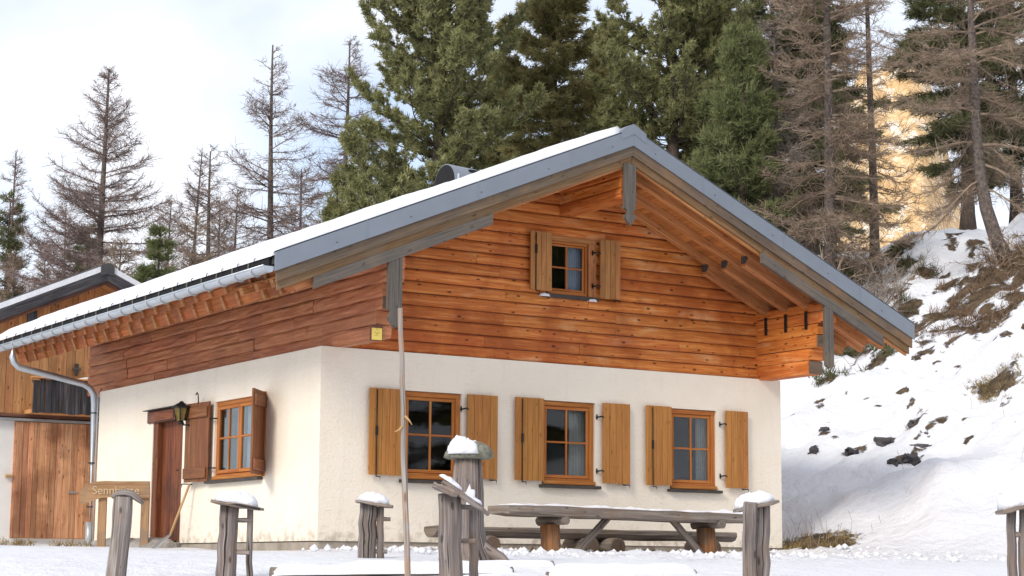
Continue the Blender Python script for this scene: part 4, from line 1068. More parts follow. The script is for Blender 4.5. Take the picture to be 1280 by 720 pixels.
# ---- tall stump with stone cap
v = 16.5; s = v/FPX
tp, bt = dep(585, 570, v), dep(583, 700, v); g0 = gz_(bt.x, bt.y)
st = thing('tree_stump_post', 'tall bleached tree stump with flared roots and a snowy stone on top', 'stump', (bt.x, bt.y, g0))
pts = [Vector((bt.x, bt.y, g0-.15)), Vector((bt.x, bt.y, g0+.02)), Vector((bt.x, bt.y, g0+.12)), bt.lerp(tp, .3), bt.lerp(tp, .65), tp]
MB().tube(pts, [.27, .235, .185, .15, .135, .118], 16, jit=.07).build('trunk', 'wood_log', st)
for (dx, dyy, ln_) in ((1, -.25, .42), (-.9, -.5, .24), (.2, -1, .3), (-.5, .9, .3)):
    d_ = (rv*dx+fv*dyy); d_.z = 0; d_.normalize(); c0 = Vector((bt.x, bt.y, g0))
    MB().tube([c0+d_*.08+Vector((0, 0, .16)), c0+d_*.2+Vector((0, 0, .07)), c0+d_*(ln_*.75)+Vector((0, 0, .02)), c0+d_*ln_+Vector((0, 0, -.07))], [.075, .06, .045, .02], 9, jit=.1).build('root', 'wood_log', st)
cs = dep(587, 574, v)
m = MB(); n = 18; rings = [(.0, .92, 0), (.015, 1.06, 0), (.06, 1.02, 0), (.115, .80, 0), (.15, .45, 0)]
for i, (hz, rr, o_) in enumerate(rings):
    for k in range(n):
        a = 2*PI*k/n; q = .205*rr*(1+.12*noise.noise(Vector((math.cos(a)*1.5, math.sin(a)*1.5, i*.6))))
        m.v.append(cs+rv*math.cos(a)*q+fv*math.sin(a)*q*.8+Vector((0, 0, hz)))
for i in range(len(rings)-1):
    for k in range(n):
        j = (k+1) % n; m.face((i*n+k, i*n+j, (i+1)*n+j, (i+1)*n+k), ((0, 0),)*4, True)
m.face(tuple(range(n)), ((0, 0),)*n); m.face(tuple((len(rings)-1)*n+k for k in range(n)), ((0, 0),)*n)
m.build('cap_stone', 'lichen_stone', st)
snow_cap('snow_cap', cs-rv*.055-fv*.03+Vector((0, 0, .04)), rv*.150, fv*.16, .135, st, .2, e=2.2, seed=11)
snow_cap('snow_patch', dep(588, 622, v-.14)+Vector((0, 0, 0)), Vector((0, 0, .10)), rv*.035, .03, st, .6, seed=13)

# ---- bare pole stuck in the snow
v = 13.0
pt, pb = dep(500.5, 385, v), dep(509, 722, v); g0 = gz_(pb.x, pb.y); dd = (pb-pt).normalized()
pe_ = pt+dd*((pt.z-g0+.2)/-dd.z)
pole = thing('bare_pole', 'thin peeled wooden pole standing before the left front window', 'pole', (pe_.x, pe_.y, g0))
pts = [pt.lerp(pe_, i/14)+Vector((random.uniform(-.006, .006), random.uniform(-.006, .006), 0)) for i in range(15)]
MB().tube(pts, [.017+.006*i/14 for i in range(15)], 8, jit=.06).build('shaft', 'wood_pole', pole)
MB().tube([dep(504, 532, v-.02), dep(499, 537, v-.03), dep(493.5, 540, v-.04)], [.009, .007, .003], 5).build('splinter', 'wood_handle', pole)
MB().tube([dep(506, 520, v-.02), dep(511, 525, v-.03), dep(515, 531, v-.04)], [.009, .007, .003], 5).build('splinter', 'wood_handle', pole)

# ---- fallen rails under snow at the lower edge
def rail(name, x0, y0, x1, y1, v0, v1, r, label, hs, seed):
    a, b = dep(x0, y0, v0), dep(x1, y1, v1)
    root = thing(name, label, 'log', tuple((a+b)/2))
    n = 8; MB().tube([a.lerp(b, i/n)+Vector((0, 0, random.uniform(-.01, .01))) for i in range(n+1)], r, 10, jit=.06).build('log', 'wood_log', root)
    d = (b-a); Ln = d.length; d.normalize(); e = fv-d*d.dot(fv); e.normalize()
    X = np.zeros((46, 11, 3))
    for i in range(46):
        for j in range(11):
            t = i/45; q = j/10*2-1; ew = math.sqrt(max(0, 1-abs(2*t-1)**10))
            hh = hs*(1+.45*noise.fractal(Vector((t*Ln*1.6+seed, q*.6, seed)), 1, 2, 4))*math.sqrt(max(0, 1-q*q*.98))*ew
            p = a+d*(t*Ln)+e*(q*r*1.35*(.75+.25*ew))
            X[i, j] = (p.x, p.y, p.z+r*.35+hh-(.03 if abs(q) > .95 else 0))
    put('snow_layer', grid_mesh('snow_layer', X), 'snow', root)
rail('fallen_rail', 338, 719, 640, 716, 14.6, 15.2, .055, 'snow loaded rail lying between pole and split post', .075, 2)
rail('fallen_rail', 560, 707.5, 692, 709, 15.6, 15.8, .05, 'short snowy rail end lying right of the stump', .04, 5)
rail('fallen_rail', 684, 721, 868, 718.5, 15.0, 15.4, .05, 'snow buried rail lying below the log table', .075, 9)

# ---- sign board at the door
v = 27.0
def sp_(x, y): return dep(x, y, v)
root_c = sp_(150, 677)
sg = thing('carved_sign', 'brown carved name board with curled left end beside the hut door', 'sign', (root_c.x, root_c.y, H(root_c.x, root_c.y)))
outline = [(100, 612), (108, 606), (117, 602.5), (130, 601.5), (150, 602), (187, 602), (187, 622.5), (150, 621.5), (128, 622), (115, 626), (106, 630.5), (100, 630)]
m = MB(); n = len(outline)
ff = Vector(_F)
for off in (0, .05):
    for p in outline: m.v.append(sp_(*p)+ff*off)
uvs = [((p[0])*.0113, p[1]*.0113) for p in outline]
m.face(tuple(range(n)), tuple(uvs)); m.face(tuple(n+i for i in reversed(range(n))), tuple(reversed(uvs)))
for i in range(n):
    j = (i+1) % n; m.face((j, i, n+i, n+j), (uvs[j], uvs[i], uvs[i], uvs[j]))
m.build('board', 'wood_sign', sg)
for (xa, xb) in ((122, 132.5), (175.5, 186)):
    c0 = (sp_(xa, 620)+sp_(xb, 620))/2+ff*.08; wd = (xb-xa)*v/FPX
    z0 = H(c0.x, c0.y)
    MB().beam((c0.x, c0.y, z0-.2), c0, wd, .05, fv).build('leg', 'wood_sign', sg)
me = text_mesh('Sennhütte', .165, .008)
to = put('lettering', me, 'carving', sg)
tm = Matrix(((R2[0], U2[0], -_F[0], 0), (R2[1], U2[1], -_F[1], 0), (R2[2], U2[2], -_F[2], 0), (0, 0, 0, 1)))
tc_ = sp_(145, 617.5)-ff*.004
to.data.transform(Matrix.Translation(tc_) @ tm)

# ---- snow shovel leaning by the door
b0, b1, b2 = Vector((-.07, 3.98, .84)), None, None
b1 = dep(213, 668, 26.9); b2 = dep(188, 691, 26.2)
hd = at(237, 605, 'x', -.10)
shv = thing('snow_shovel', 'wooden handled snow shovel leaning on the wall right of the door', 'shovel', tuple(b2))
MB().tube([hd, hd.lerp(b1, .5), b1], .017, 8).build('handle', 'wood_handle', shv)
d_ = (b2-b1); Ls = d_.length; d_.normalize(); e_ = d_.cross(Vector((0, 0, 1))).normalized(); u_ = e_.cross(d_)
m = MB(); m.prof([(-.05, .0), (.05, 0), (.06, .012), (0, .006), (-.06, .012)], b1, d_, e_, u_, [0, Ls*.25, Ls*.6, Ls], scale=[.35, .7, .8, .8]); m.build('blade', 'metal_zinc', shv)

# ---- stones: steps at the door and loose slabs
def rock(name, c, sx, sy, sz, seed, mat, label, cat, group=None, rot=0.0):
    n1, n2 = 13, 22; X = np.zeros((n1, n2+1, 3))
    for i in range(n1):
        for k in range(n2+1):
            th = PI*i/(n1-1); ph = 2*PI*(k % n2)/n2
            p = Vector((math.sin(th)*math.cos(ph), math.sin(th)*math.sin(ph), math.cos(th)))
            p = Vector((math.copysign(abs(p.x)**.7, p.x), math.copysign(abs(p.y)**.7, p.y), math.copysign(abs(p.z)**.6, p.z)))
            f = 1+(.25 if mat == 'stone' else .75)*noise.fractal(p*1.6+Vector((seed*5.1, seed, 0)), 1, 2, 4)
            q = Vector((p.x*sx*f, p.y*sy*f, p.z*sz*f)); q.rotate(Matrix.Rotation(rot, 3, 'Z'))
            X[i, k] = Vector(c)+q
    o = put(name, grid_mesh(name, X, False), mat)
    return tag(o, label, cat, group)
for i, (y0_, x0_, w_, lab) in enumerate([(5.75, -.42, .34, 'flat stone slab left of the door step'), (5.1, -.38, .36, 'flat stone slab in front of the door'), (4.5, -.36, .30, 'flat stone slab under the shovel by the door')]):
    rock('stone_slab', (x0_, y0_, -.06), .34, w_, .125, i+1, 'stone', lab, 'stone', 'stones at the door')
for i, (px, py, w_, lab) in enumerate([(101, 697, .22, 'left of two loose stones in the snow before the sign'), (121, 698, .24, 'right of two loose stones in the snow before the sign')]):
    p = dep(px, py, 22.5); rock('loose_stone', (p.x, p.y, p.z), w_, .2, .085, i+9, 'stone', lab, 'stone', 'stones at the door')
for i, (px, py, w_, d_, h_, ro, lab) in enumerate([
        (1064, 566, .30, .10, .10, .9, 'dark elongated rock patch low on the snow slope nearest the hut'),
        (1106, 553, .12, .20, .12, .3, 'dark two-pronged rock in the middle of the snow slope'),
        (1137, 574, .24, .12, .12, 1.0, 'dark jagged rock right of the two-pronged one on the snow slope'),
        (1119, 578, .10, .10, .08, .2, 'small dark rock just left of the jagged one on the slope'),
        (1154, 560, .05, .20, .07, .5, 'thin dark rock sliver right of the jagged rock'),
        (1144, 529, .15, .09, .08, .7, 'dark rock above the two-pronged one on the snow slope'),
        (1030, 538, .08, .08, .08, .1, 'upper of two small dark stones on the slope beside the hut'),
        (1019, 564, .10, .09, .09, .6, 'lower of two small dark stones on the slope beside the hut')]):
    dr_ = ray(px, py)
    for t in np.arange(20, 60, .03):
        p = CAM+dr_*t
        if p[2] < H(p[0], p[1]): break
    rock('slope_rock', (p[0], p[1], H(p[0], p[1])-h_*.5), w_*1.05, d_, h_, i*1.7+20, 'rock_dark', lab, 'rock', 'rocks poking out of the snow slope', ro)

# ================================================================== TREES
def unit(a): return a/(np.linalg.norm(a, axis=-1, keepdims=True)+1e-9)
def tree_root(name, label, px, v, cat='tree', group=None):
    p = dep(px, 400, v); z = H(p.x, p.y)
    return thing(name, label, cat, (p.x, p.y, z-.05), group), np.array([p.x, p.y, z-.1])
def trunk(parent, base, h, r, mat, lean=(0, 0), wig=.08, curve=None):
    n = 14; pts = []
    for i in range(n+1):
        t = i/n; w = wig*h*.05
        off = np.array([lean[0]*t*h+w*math.sin(t*5+base[0]), lean[1]*t*h+w*math.cos(t*4+base[1]), h*t])
        if curve is not None: off[:2] += np.array(curve)*math.exp(-t*h/1.1)
        pts.append(Vector(base+off))
    MB().tube(pts, [r*(1-.93*(i/n))*(1+.5*math.exp(-i/n*h/.5))+.012 for i in range(n+1)], 9, jit=.05).build('trunk', mat, parent)
    return np.array([list(p) for p in pts])
def along(P, t):
    f = np.clip(t, 0, 1)*(len(P)-1); i = np.minimum(f.astype(int), len(P)-2); w = (f-i)[:, None]
    return P[i]*(1-w)+P[i+1]*w
def larch(name, label, px, v, topy, hw, dens=1.0, z0f=.10, mat='twig_larch', bark='bark_larch', shape=.8, tr=.17, lean=(0, 0), droop=.25, group='bare larches', fine=1.0, curve=None, br=1.0, tw=1.0):
    root, base = tree_root(name, label, px, v, group=group)
    h = dep(px, topy, v).z-base[2]; R = hw*v/FPX
    P = trunk(root, base, h, tr, bark, lean, curve=curve)
    nb = int(h*11*dens)
    t = z0f+(1-z0f)*np.sort(rng.random(nb))**.92
    org = along(P, t)
    rel = (t-z0f)/(1-z0f)
    Ln = R*((1-rel)**shape)*(.85+.40*rng.random(nb))*np.minimum(1, .65+rel*3)+.15
    az = rng.random(nb)*2*PI
    el = np.radians(-6+rng.normal(0, 9, nb)+rel*38)
    ns = 6; S0 = []; S1 = []; R0 = []; R1 = []
    pos = org.copy(); pts = [pos]
    azw = az.copy()
    for k in range(ns):
        e = el-droop*np.sin(PI*(k+.5)/ns)*(1-rel)+ (k/ns)**2*.55
        azw = azw+rng.normal(0, .10, nb)
        d = np.stack([np.cos(azw)*np.cos(e), np.sin(azw)*np.cos(e), np.sin(e)], 1)
        pos = pos+d*(Ln/ns)[:, None]; pts.append(pos)
    rb = (.010+.020*np.minimum(1, Ln/2.2))*br
    for k in range(ns):
        S0.append(pts[k]); S1.append(pts[k+1]); R0.append(rb*(1-k/ns*.8)); R1.append(rb*(1-(k+1)/ns*.8))
    # side twigs
    B = np.stack(pts, 1)
    nt = np.maximum(4, (Ln*24*fine).astype(int)); idx = np.repeat(np.arange(nb), nt); M = len(idx)
    tt = .12+.88*rng.random(M); f = tt*ns; i = np.minimum(f.astype(int), ns-1); w = (f-i)[:, None]
    p0 = B[idx, i]*(1-w)+B[idx, i+1]*w; dr = unit(B[idx, i+1]-B[idx, i])
    side = unit(np.cross(dr, np.tile([0, 0, 1.0], (M, 1))))*np.where(rng.random(M) < .5, -1, 1)[:, None]
    td = unit(dr*.75+side*(.5+.6*rng.random((M, 1)))+rng.normal(0, .28, (M, 3))+np.array([0, 0, -.12]))
    tl = (.16+.50*rng.random(M))*np.minimum(1, .30+Ln[idx]/1.8)*(1.15-.5*tt)
    p1 = p0+td*tl[:, None]*.5; td2 = unit(td+rng.normal(0, .25, (M, 3))+np.array([0, 0, .12])); p2 = p1+td2*tl[:, None]*.5
    T0 = [p0, p1]; T1 = [p1, p2]; r = .0070*np.ones(M)*tw; Q0 = [r, r*.8]; Q1 = [r*.8, r*.5]
    q = 4; idx2 = np.repeat(np.arange(M), q); M2 = len(idx2)
    ff_ = rng.random((M2, 1)); a0 = np.where(ff_ < .5, p0[idx2]*(1-2*ff_)+p1[idx2]*2*ff_, p1[idx2]*(2-2*ff_)+p2[idx2]*(2*ff_-1))
    sd_ = unit(td[idx2]*.8+rng.normal(0, .6, (M2, 3))+np.array([0, 0, .1])); ll = (tl[idx2]*.6+.05)*(.3+.6*rng.random(M2))
    T0.append(a0); T1.append(a0+sd_*ll[:, None]); Q0.append(np.full(M2, 0.0055*tw)); Q1.append(np.full(M2, 0.003*tw))
    Va, Fa = seg_mesh('', np.concatenate(S0), np.concatenate(S1), np.concatenate(R0), np.concatenate(R1), 3, True)
    Vb, Fb = seg_mesh('', np.concatenate(T0), np.concatenate(T1), np.concatenate(Q0), np.concatenate(Q1), 2, True)
    put('crown', np_mesh('crown', np.concatenate([Va, Vb]), np.concatenate([Fa, Fb+len(Va)])), mat, root)
    return root
def needles(name, C, D, K, ln, wd, spread, mat, parent):
    """K needle blades in a brush round each direction D at C"""
    N = len(C); C = np.repeat(C, K, 0); D = np.repeat(D, K, 0); M = N*K
    d = unit(D+rng.normal(0, spread, (M, 3))); l = ln*(.6+.7*rng.random((M, 1)))
    s = unit(np.cross(d, rng.normal(0, 1, (M, 3))))*wd*(.7+.6*rng.random((M, 1)))
    b = C+rng.normal(0, ln*.22, (M, 3))
    V = np.stack([b-s*.5, b+s*.5, b+d*l], 1).reshape(-1, 3)
    return put(name, np_mesh(name, V, np.arange(M*3).reshape(-1, 3)), mat, parent)
def conifer(name, label, px, v, topy, hw, kind='pine', mat='needles_pine', tr=.2, z0f=.08, dens=1.0, shape=.62, K=20, ln=.19, wd=.026, group='evergreen trees', gap=.0, lean=(0, 0), tuft=1.0):
    root, base = tree_root(name, label, px, v, group=group)
    h = dep(px, topy, v).z-base[2]; R = hw*v/FPX
    P = trunk(root, base, h, tr, 'bark_pine', lean)
    nb = int(h*(9.5 if kind == 'pine' else 11)*dens)
    t = z0f+(1-z0f)*np.sort(rng.random(nb))
    if kind != 'pine': t = np.round(t*h/.38)*.38/h+rng.normal(0, .004, nb)
    t = np.clip(t, z0f, .995)
    org = along(P, t); rel = (t-z0f)/(1-z0f)
    az = rng.random(nb)*2*PI
    lump = np.array([1+.38*noise.noise(Vector((math.cos(a)*1.3+base[0], math.sin(a)*1.3, tt*7))) for a, tt in zip(az, t)])
    Ln = R*1.18*np.minimum(1, .6+rel*2.2)*((1-rel)**shape)*(.70+.42*rng.random(nb))*lump+.2
    ns = 5; pos = org.copy(); pts = [pos]; azw = az.copy()
    for k in range(ns):
        q = k/(ns-1)
        if kind == 'pine': e = np.radians(2+rel*35+q*34+rng.normal(0, 5, nb))
        else: e = np.radians(8+rel*38-26*math.sin(q*PI*.8)*(1-rel)+rng.normal(0, 4, nb))
        azw = azw+rng.normal(0, .12, nb)
        d = np.stack([np.cos(azw)*np.cos(e), np.sin(azw)*np.cos(e), np.sin(e)], 1)
        pos = pos+d*(Ln/ns)[:, None]; pts.append(pos)
    rb = .012+.016*np.minimum(1, Ln/2)
    S0 = pts[:-1]; S1 = pts[1:]; R0 = [rb*(1-k/ns*.75) for k in range(ns)]; R1 = [rb*(1-(k+1)/ns*.75) for k in range(ns)]
    B = np.stack(pts, 1)
    # side shoots, each ends in tufts
    nt = np.maximum(3, (Ln*(13.5 if kind == 'pine' else 14)).astype(int)); idx = np.repeat(np.arange(nb), nt); M = len(idx)
    tt = gap+(1-gap)*rng.random(M)**.75; f = tt*ns; i = np.minimum(f.astype(int), ns-1); w = (f-i)[:, None]
    p0 = B[idx, i]*(1-w)+B[idx, i+1]*w; dr = unit(B[idx, i+1]-B[idx, i])
    sgn = np.where(rng.random(M) < .5, -1, 1)[:, None]
    side = unit(np.cross(dr, np.tile([0, 0, 1.0], (M, 1))))*sgn
    if kind == 'pine': td = unit(dr*.7+side*(.3+.8*rng.random((M, 1)))+np.array([0, 0, .35])+rng.normal(0, .25, (M, 3)))
    else: td = unit(dr*.8+side*(.4+.6*rng.random((M, 1)))+np.array([0, 0, -.22])+rng.normal(0, .18, (M, 3)))
    tl = (.22+.42*rng.random(M))*np.minimum(1, .3+Ln[idx]*.55)*(1.2-.6*tt)
    p1 = p0+td*tl[:, None]
    S0.append(p0); S1.append(p1); R0.append(np.full(M, .009)); R1.append(np.full(M, .005))
    bo = tag(put('branches', seg_mesh('branches', np.concatenate(S0), np.concatenate(S1), np.concatenate(R0), np.concatenate(R1)), 'bark_pine', root), None, None, kind='stuff')
    if kind == 'pine':
        C = np.concatenate([p1, p0*.45+p1*.55]); D = np.concatenate([unit(td+np.array([0, 0, .5])), unit(td+np.array([0, 0, .3]))])
        needles('foliage', C, D, K, ln*tuft, wd, .85, mat, root)
    else:
        C = np.concatenate([p1, p0*.3+p1*.7, p0*.65+p1*.35]); D = np.concatenate([td]*3)
        needles('foliage', C, D, K, ln*tuft, wd, .55, mat, root)
    return root

# evergreens
conifer('stone_pine', 'broad bushy olive green pine rising behind the left half of the roof', 542, 48, -300, 128, K=34, shape=.36, z0f=.05, dens=1.3, ln=.14, wd=.034)
conifer('spruce_tree', 'yellowish green layered spruce behind the roof between two bushy pines', 692, 53, -90, 130, 'spruce', 'needles_spruce', K=21, ln=.17, wd=.032, shape=.8, dens=1.2, tr=.17)
conifer('stone_pine', 'broad dark pine behind the ridge of the roof', 842, 50, -300, 122, K=34, shape=.36, z0f=.05, dens=1.3, ln=.14, wd=.034, mat='needles_pine')
conifer('young_pine', 'slender bright green pine right of the ridge behind the roof', 930, 43, 28, 54, mat='needles_fresh', K=26, shape=.5, dens=1.35, tr=.10)
conifer('young_pine', 'short bright green pine leaning on the slender one above the right roof edge', 893, 44, 120, 30, mat='needles_fresh', K=24, shape=.5, dens=1.35, tr=.08)
conifer('spruce_tree', 'thin green spruce behind the brown larch above the right roof edge', 1018, 52, -160, 58, 'spruce', 'needles_dark', K=15, shape=.4, tr=.13)
conifer('spruce_tree', 'dark spruce with wide boughs right of the golden mountain', 1212, 50, -200, 74, 'spruce', 'needles_dark', K=16, shape=.35, tr=.17, z0f=.2)
conifer('spruce_tree', 'dark green spruce at the right edge of the picture behind the larch', 1275, 52, -200, 75, 'spruce', 'needles_dark', K=16, shape=.35, tr=.17)
conifer('young_spruce', 'small green spruce just above the eaves right of the big larch', 196, 50, 284, 36, 'spruce', 'needles_fresh', K=15, shape=.8, tr=.08, ln=.15)
conifer('young_spruce', 'small dark spruce at the foot of the big larch above the barn', 108, 64, 285, 46, 'spruce', 'needles_dark', K=12, shape=.7, tr=.10)
conifer('young_spruce', 'thin dark broken-topped spruce at the left edge of the picture', 6, 60, 246, 16, 'spruce', 'needles_dark', K=9, shape=.3, tr=.10)
conifer('young_pine', 'low green pine beside the sparse larch above the eaves', 428, 50, 215, 34, mat='needles_pine', K=20, shape=.5, tr=.10)
conifer('spruce_tree', 'dull green spruce behind the hanging larch twigs right of the slender pine', 972, 56, -120, 56, 'spruce', 'needles_dark', K=14, shape=.4, tr=.13)
# larches
larch('larch_tree', 'large dense bare larch above the barn roof', 122, 56, 74, 165, dens=1.25, shape=.95, tr=.20, fine=1.35, br=1.15)
larch('larch_tree', 'short bare larch with broken top between the big larch and the tall slim one', 258, 60, 182, 56, dens=.75, shape=.5, tr=.13, fine=.8, droop=.5)
larch('larch_tree', 'crooked sparse larch left of the broken topped one', 232, 64, 186, 70, dens=.7, shape=.8, tr=.10, lean=(.03, -.04), fine=.8)
larch('larch_tree', 'tall slim bare larch standing free against the sky', 334, 55, 42, 118, dens=.85, shape=.85, tr=.15, fine=.8, droop=.4)
larch('larch_tree', 'tall ragged larch touching the left side of the bushy pine', 428, 58, 36, 125, dens=.8, shape=.75, tr=.14, fine=1.1, droop=.75)
larch('larch_tree', 'small larch partly hidden by the eaves left of the tall slim one', 292, 62, 232, 60, dens=.9, shape=.7, tr=.09, fine=1.1, mat='twig_warm')
larch('larch_tree', 'bare larch at the left edge of the picture above the barn roof', 10, 60, 185, 60, dens=.8, shape=.8, tr=.09)
larch('larch_tree', 'small dense brown larch just above the barn roof', 52, 62, 306, 26, dens=2.2, shape=.7, tr=.07, mat='twig_warm', fine=1.9)
larch('larch_tree', 'low brown larch at the left edge below the bare one', 16, 57, 318, 30, dens=2.0, shape=.6, tr=.07, mat='twig_warm', fine=1.8)
larch('larch_tree', 'low warm brown larch behind the barn ridge', 148, 52, 300, 44, dens=1.6, shape=.5, tr=.07, mat='twig_warm', fine=1.6)
larch('larch_tree', 'low brown larch behind the eaves beside the small green spruce', 240, 54, 268, 44, dens=1.3, shape=.5, tr=.07, mat='twig_warm', fine=1.2)
larch('larch_tree', 'low twiggy larch behind the eaves right of the tall slim one', 372, 64, 205, 62, dens=.9, shape=.6, tr=.08, fine=1.2, droop=.6)
larch('larch_tree', 'small twiggy larch behind the eaves left of the bushy pine', 402, 66, 262, 50, dens=1.1, shape=.5, tr=.07, fine=1.4, mat='twig_warm')
larch('larch_tree', 'low fine-twigged larch behind the eaves under the broken topped one', 270, 66, 252, 60, dens=1.1, shape=.5, tr=.07, fine=1.4, droop=.5)
larch('larch_tree', 'thin low larch between the big larch and the crooked one', 208, 68, 246, 52, dens=1.0, shape=.6, tr=.07, fine=1.3)
larch('larch_tree', 'thin larch half hidden left of the big larch', 78, 70, 250, 46, dens=.9, shape=.6, tr=.07, fine=1.1)
larch('larch_tree', 'thick brown larch rising from the brushwood above the right roof edge', 1040, 42, -230, 90, dens=1.05, shape=.35, tr=.15, mat='twig_warm', fine=1.5, tw=.85, group='larches on the slope', droop=.4)
larch('larch_tree', 'thin dead larch in front of the golden mountain', 1094, 43, -160, 40, dens=.5, shape=.3, tr=.11, mat='twig_warm', fine=.7, group='larches on the slope', droop=.6)
larch('larch_tree', 'tall larch with sabre-curved foot on the right of the slope', 1222, 40, -260, 118, dens=.85, shape=.3, tr=.14, mat='twig_warm', fine=1.4, tw=.85, group='larches on the slope', droop=.55, z0f=.16, curve=(RW[0]*.9, RW[1]*.9))
larch('larch_tree', 'bare larch with hanging twigs in front of the slender green pine', 972, 44, 20, 60, dens=.9, shape=.4, tr=.09, mat='twig_dead', fine=1.1, group='larches on the slope', droop=.9)

# dead brushwood below the larches: a heap of grey branches each
def brush(label, px, py, v, n, size, mat='twig_dead'):
    p = dep(px, py, v); g0 = H(p.x, p.y)
    c = np.array([p.x, p.y, g0])
    o = c+rng.normal(0, 1, (n, 3))*np.array([size*.55, size*.55, .0]); o[:, 2] = [H(a, b)+.02 for a, b in o[:, :2]]
    S0 = []; S1 = []; R0 = []; R1 = []
    d = unit(rng.normal(0, 1, (n, 3))+np.array([0, 0, .9])); r = .010+.012*rng.random(n)
    for k in range(6):
        e = o+d*(size*(.16+.12*rng.random((n, 1))))
        S0.append(o); S1.append(e); R0.append(r*(1-k*.15)); R1.append(r*(1-(k+1)*.15))
        for _ in range(3):
            dd_ = unit(d+rng.normal(0, .7, (n, 3))); S0.append(e); S1.append(e+dd_*size*(.15+.25*rng.random((n, 1)))); R0.append(r*.45); R1.append(r*.15)
        o = e; d = unit(d+rng.normal(0, .45, (n, 3))+np.array([0, 0, -.22]))
    me = seg_mesh('dead_brushwood', np.concatenate(S0), np.concatenate(S1), np.concatenate(R0), np.concatenate(R1))
    tag(put('dead_brushwood', me, mat), label, 'brushwood', 'brushwood on the slope')
brush('grey brushwood heap at the foot of the thick brown larch', 1030, 325, 40.5, 110, 1.3)
brush('pale brushwood tangle left of the thick brown larch above the roof edge', 985, 300, 41, 110, 1.6, 'twig_warm')
brush('grey brushwood under the thin dead larch', 1080, 312, 41.5, 55, .9)
brush('low brown brushwood at the foot of the sabre-curved larch', 1262, 325, 40.0, 48, .5, 'twig_warm')

# grass and heather tufts where the snow has thawed: uncountable
def tufts(name, spots, n, hgt, mat, spread, label, K=14, wd=.010):
    C = []
    for (x, y, r) in spots:
        m_ = max(3, int(n*r*r))
        for _ in range(m_):
            a = random.uniform(0, 2*PI); q = r*math.sqrt(random.random()); xx, yy = x+q*math.cos(a), y+q*math.sin(a)
            C.append((xx, yy, H(xx, yy)+.01))
    C = np.array(C); D = np.tile([0, 0, 1.0], (len(C), 1))
    o = needles(name, C, D, K, hgt, wd, spread, mat, None)
    return tag(o, label, 'grass', kind='stuff')
g1 = [(GROUND[k].x, GROUND[k].y, r) for k, r in (('a', .5), ('a2', .4), ('m', .55), ('m2', .35), ('n', .4), ('h', .15)) if GROUND[k]]
g2 = [(GROUND[k].x, GROUND[k].y, r) for k, r in (('p', .7), ('p2', .75), ('p3', .55), ('n2', .3), ('q2', .3), ('r2', .6), ('r3', .4), ('r4', .4), ('r5', .5), ('r7', .35)) if GROUND[k]]
g3 = [(GROUND[k].x, GROUND[k].y, r) for k, r in (('b', .5), ('b2', .4), ('b3', .4), ('q3', 1.0), ('r', 1.4), ('r6', .5), ('q2', .4), ('n2', .25)) if GROUND[k]]
tufts('dry_grass', g1+[(2.2, -1.15, .4), (3.4, -1.15, .5), (4.7, -1.15, .5), (5.5, -1.1, .3), (2.2, -1.95, .25), (4.9, -1.9, .25), (-.8, 6.6, .4), (-1.3, 8.2, .5)], 130, .11, 'grass_dry', .7, 'dry straw-coloured grass showing through thin snow')
tufts('brown_grass', g2, 75, .19, 'grass_brown', .8, 'brown withered grass and shrubs on the upper slope', 16, .014)
tufts('heather', g3, 85, .17, 'heather', .75, 'dark green heather between snow patches above the roof edge', 20, .020)
# single dry stems in the snow by the right corner of the hut
S0 = []; S1 = []
for i in range(46):
    if i < 30: x, y = 7.7+random.uniform(0, 1.0), -.1+random.uniform(-.35, .7)
    else:
        q = GROUND['h']; x, y = q.x+random.uniform(-4, 3), q.y+random.uniform(-5.5, 0)
    p = np.array([x, y, H(x, y)-.02]); d = np.array([random.uniform(-.35, .35), random.uniform(-.3, .3), 1]); hh = random.uniform(.15, .5)
    q1 = p+d*hh*.6; S0 += [p, q1]; S1 += [q1, q1+(d+np.array([random.uniform(-.4, .4), random.uniform(-.4, .4), 0]))*hh*.4]
me = seg_mesh('dry_stems', S0, S1, np.full(len(S0), .004), np.full(len(S0), .0025))
tag(put('dry_stems', me, 'twig_dead'), 'thin dry stems sticking out of the snow', 'dry stems', kind='stuff')

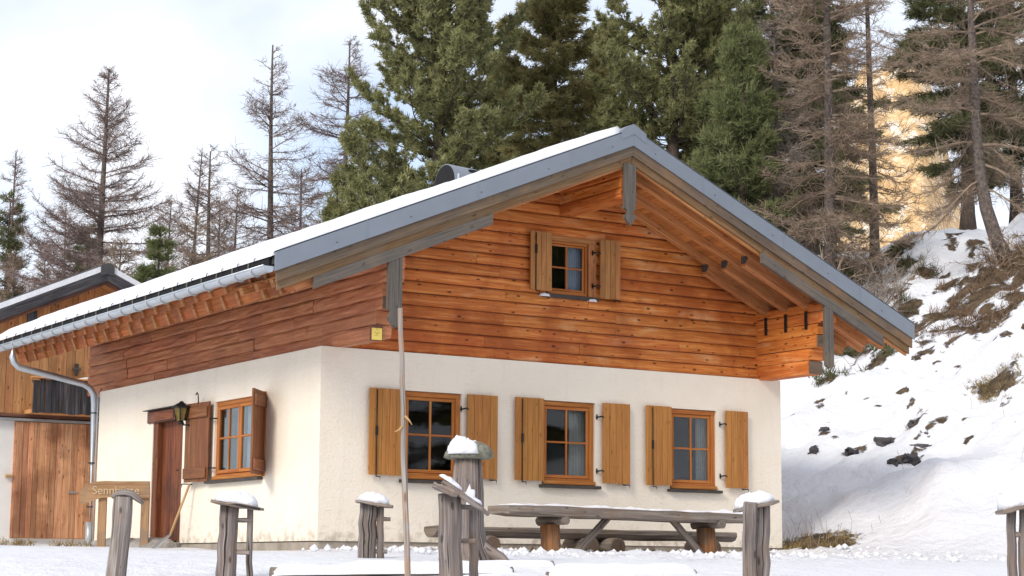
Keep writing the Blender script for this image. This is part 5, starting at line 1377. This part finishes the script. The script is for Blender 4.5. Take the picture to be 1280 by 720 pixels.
# crumbled snow trodden up round the table: uncountable
def clods():
    V = []; F = []; n = 0
    for _ in range(900):
        x, y = random.uniform(-.5, 8.0), -.35-4.6*random.random()**1.3
        if -2.2 < y < -.7 and 1.3 < x < 5.6 and random.random() < .5: continue
        r = .018+.05*random.random()**2.5; z = H(x, y)+.03
        ico = [(0, 0, 1), (.9, 0, .3), (.28, .85, .3), (-.72, .53, .3), (-.72, -.53, .3), (.28, -.85, .3), (0, 0, -.8)]
        for p in ico: V.append((x+p[0]*r*random.uniform(.7, 1.3), y+p[1]*r*random.uniform(.7, 1.3), z+p[2]*r*random.uniform(.7, 1.2)))
        for i in range(5):
            F.append((n, n+1+i, n+1+(i+1) % 5)); F.append((n+6, n+1+(i+1) % 5, n+1+i))
        n += 7
    tag(put('snow_clods', np_mesh('snow_clods', V, F, True), 'snow'), 'crumbled lumps of trodden snow round the log table', 'snow', kind='stuff')
clods()

# trees across the clearing that the front windows mirror
def copy_tree(src, x, y, rz, sc, label):
    r = src.copy(); link(r); z = H(x, y, False); r.location = (x, y, z-.2); r.rotation_euler = (0, 0, rz); r.scale = (sc, sc, sc)
    r['label'] = label; r['group'] = 'trees across the clearing'
    for c in src.children:
        d = c.copy(); link(d); d.parent = r; d.matrix_parent_inverse = c.matrix_parent_inverse.copy()
P1_ = [o for o in bpy.data.objects if o.parent is None and o.name.startswith('stone_pine')]
S1_ = [o for o in bpy.data.objects if o.parent is None and o.name.startswith('spruce_tree')]
L1_ = [o for o in bpy.data.objects if o.parent is None and o.name.startswith('larch_tree')]
for i, (x, y, src) in enumerate([(13.2, -22.5, L1_[0]), (15.6, -21.2, S1_[0]), (18.2, -20.4, P1_[1]), (20.8, -18.8, L1_[0]), (23.4, -17.2, P1_[0]), (26, -22, S1_[0])]):
    copy_tree(src, x, y, i*1.3, .75+.07*i, 'bare larch across the clearing, seen only mirrored in the front windows' if src is L1_[0] else 'evergreen across the clearing, seen only mirrored in the front windows')
# second row of evergreens, deeper in the wood
for (px, v, src, rz, sc, lab) in [(622, 62, P1_[1], 1.0, .58, 'deeper standing pine showing between the bushy pine and the spruce'),
                                  (762, 63, P1_[0], 2.2, .60, 'deeper standing pine showing left of the roof ridge behind the spruce'),
                                  (893, 58, P1_[1], 3.9, .66, 'deeper standing pine behind the slender bright green pine'),
                                  (1000, 60, S1_[0], 2.0, .9, 'deeper standing spruce behind the larch twigs right of the slender pine')]:
    p = dep(px, 400, v); copy_tree(src, p.x, p.y, rz, sc, lab)
for o in bpy.data.objects:
    if o.get('label', '').startswith('deeper standing'): o['group'] = 'evergreen trees'
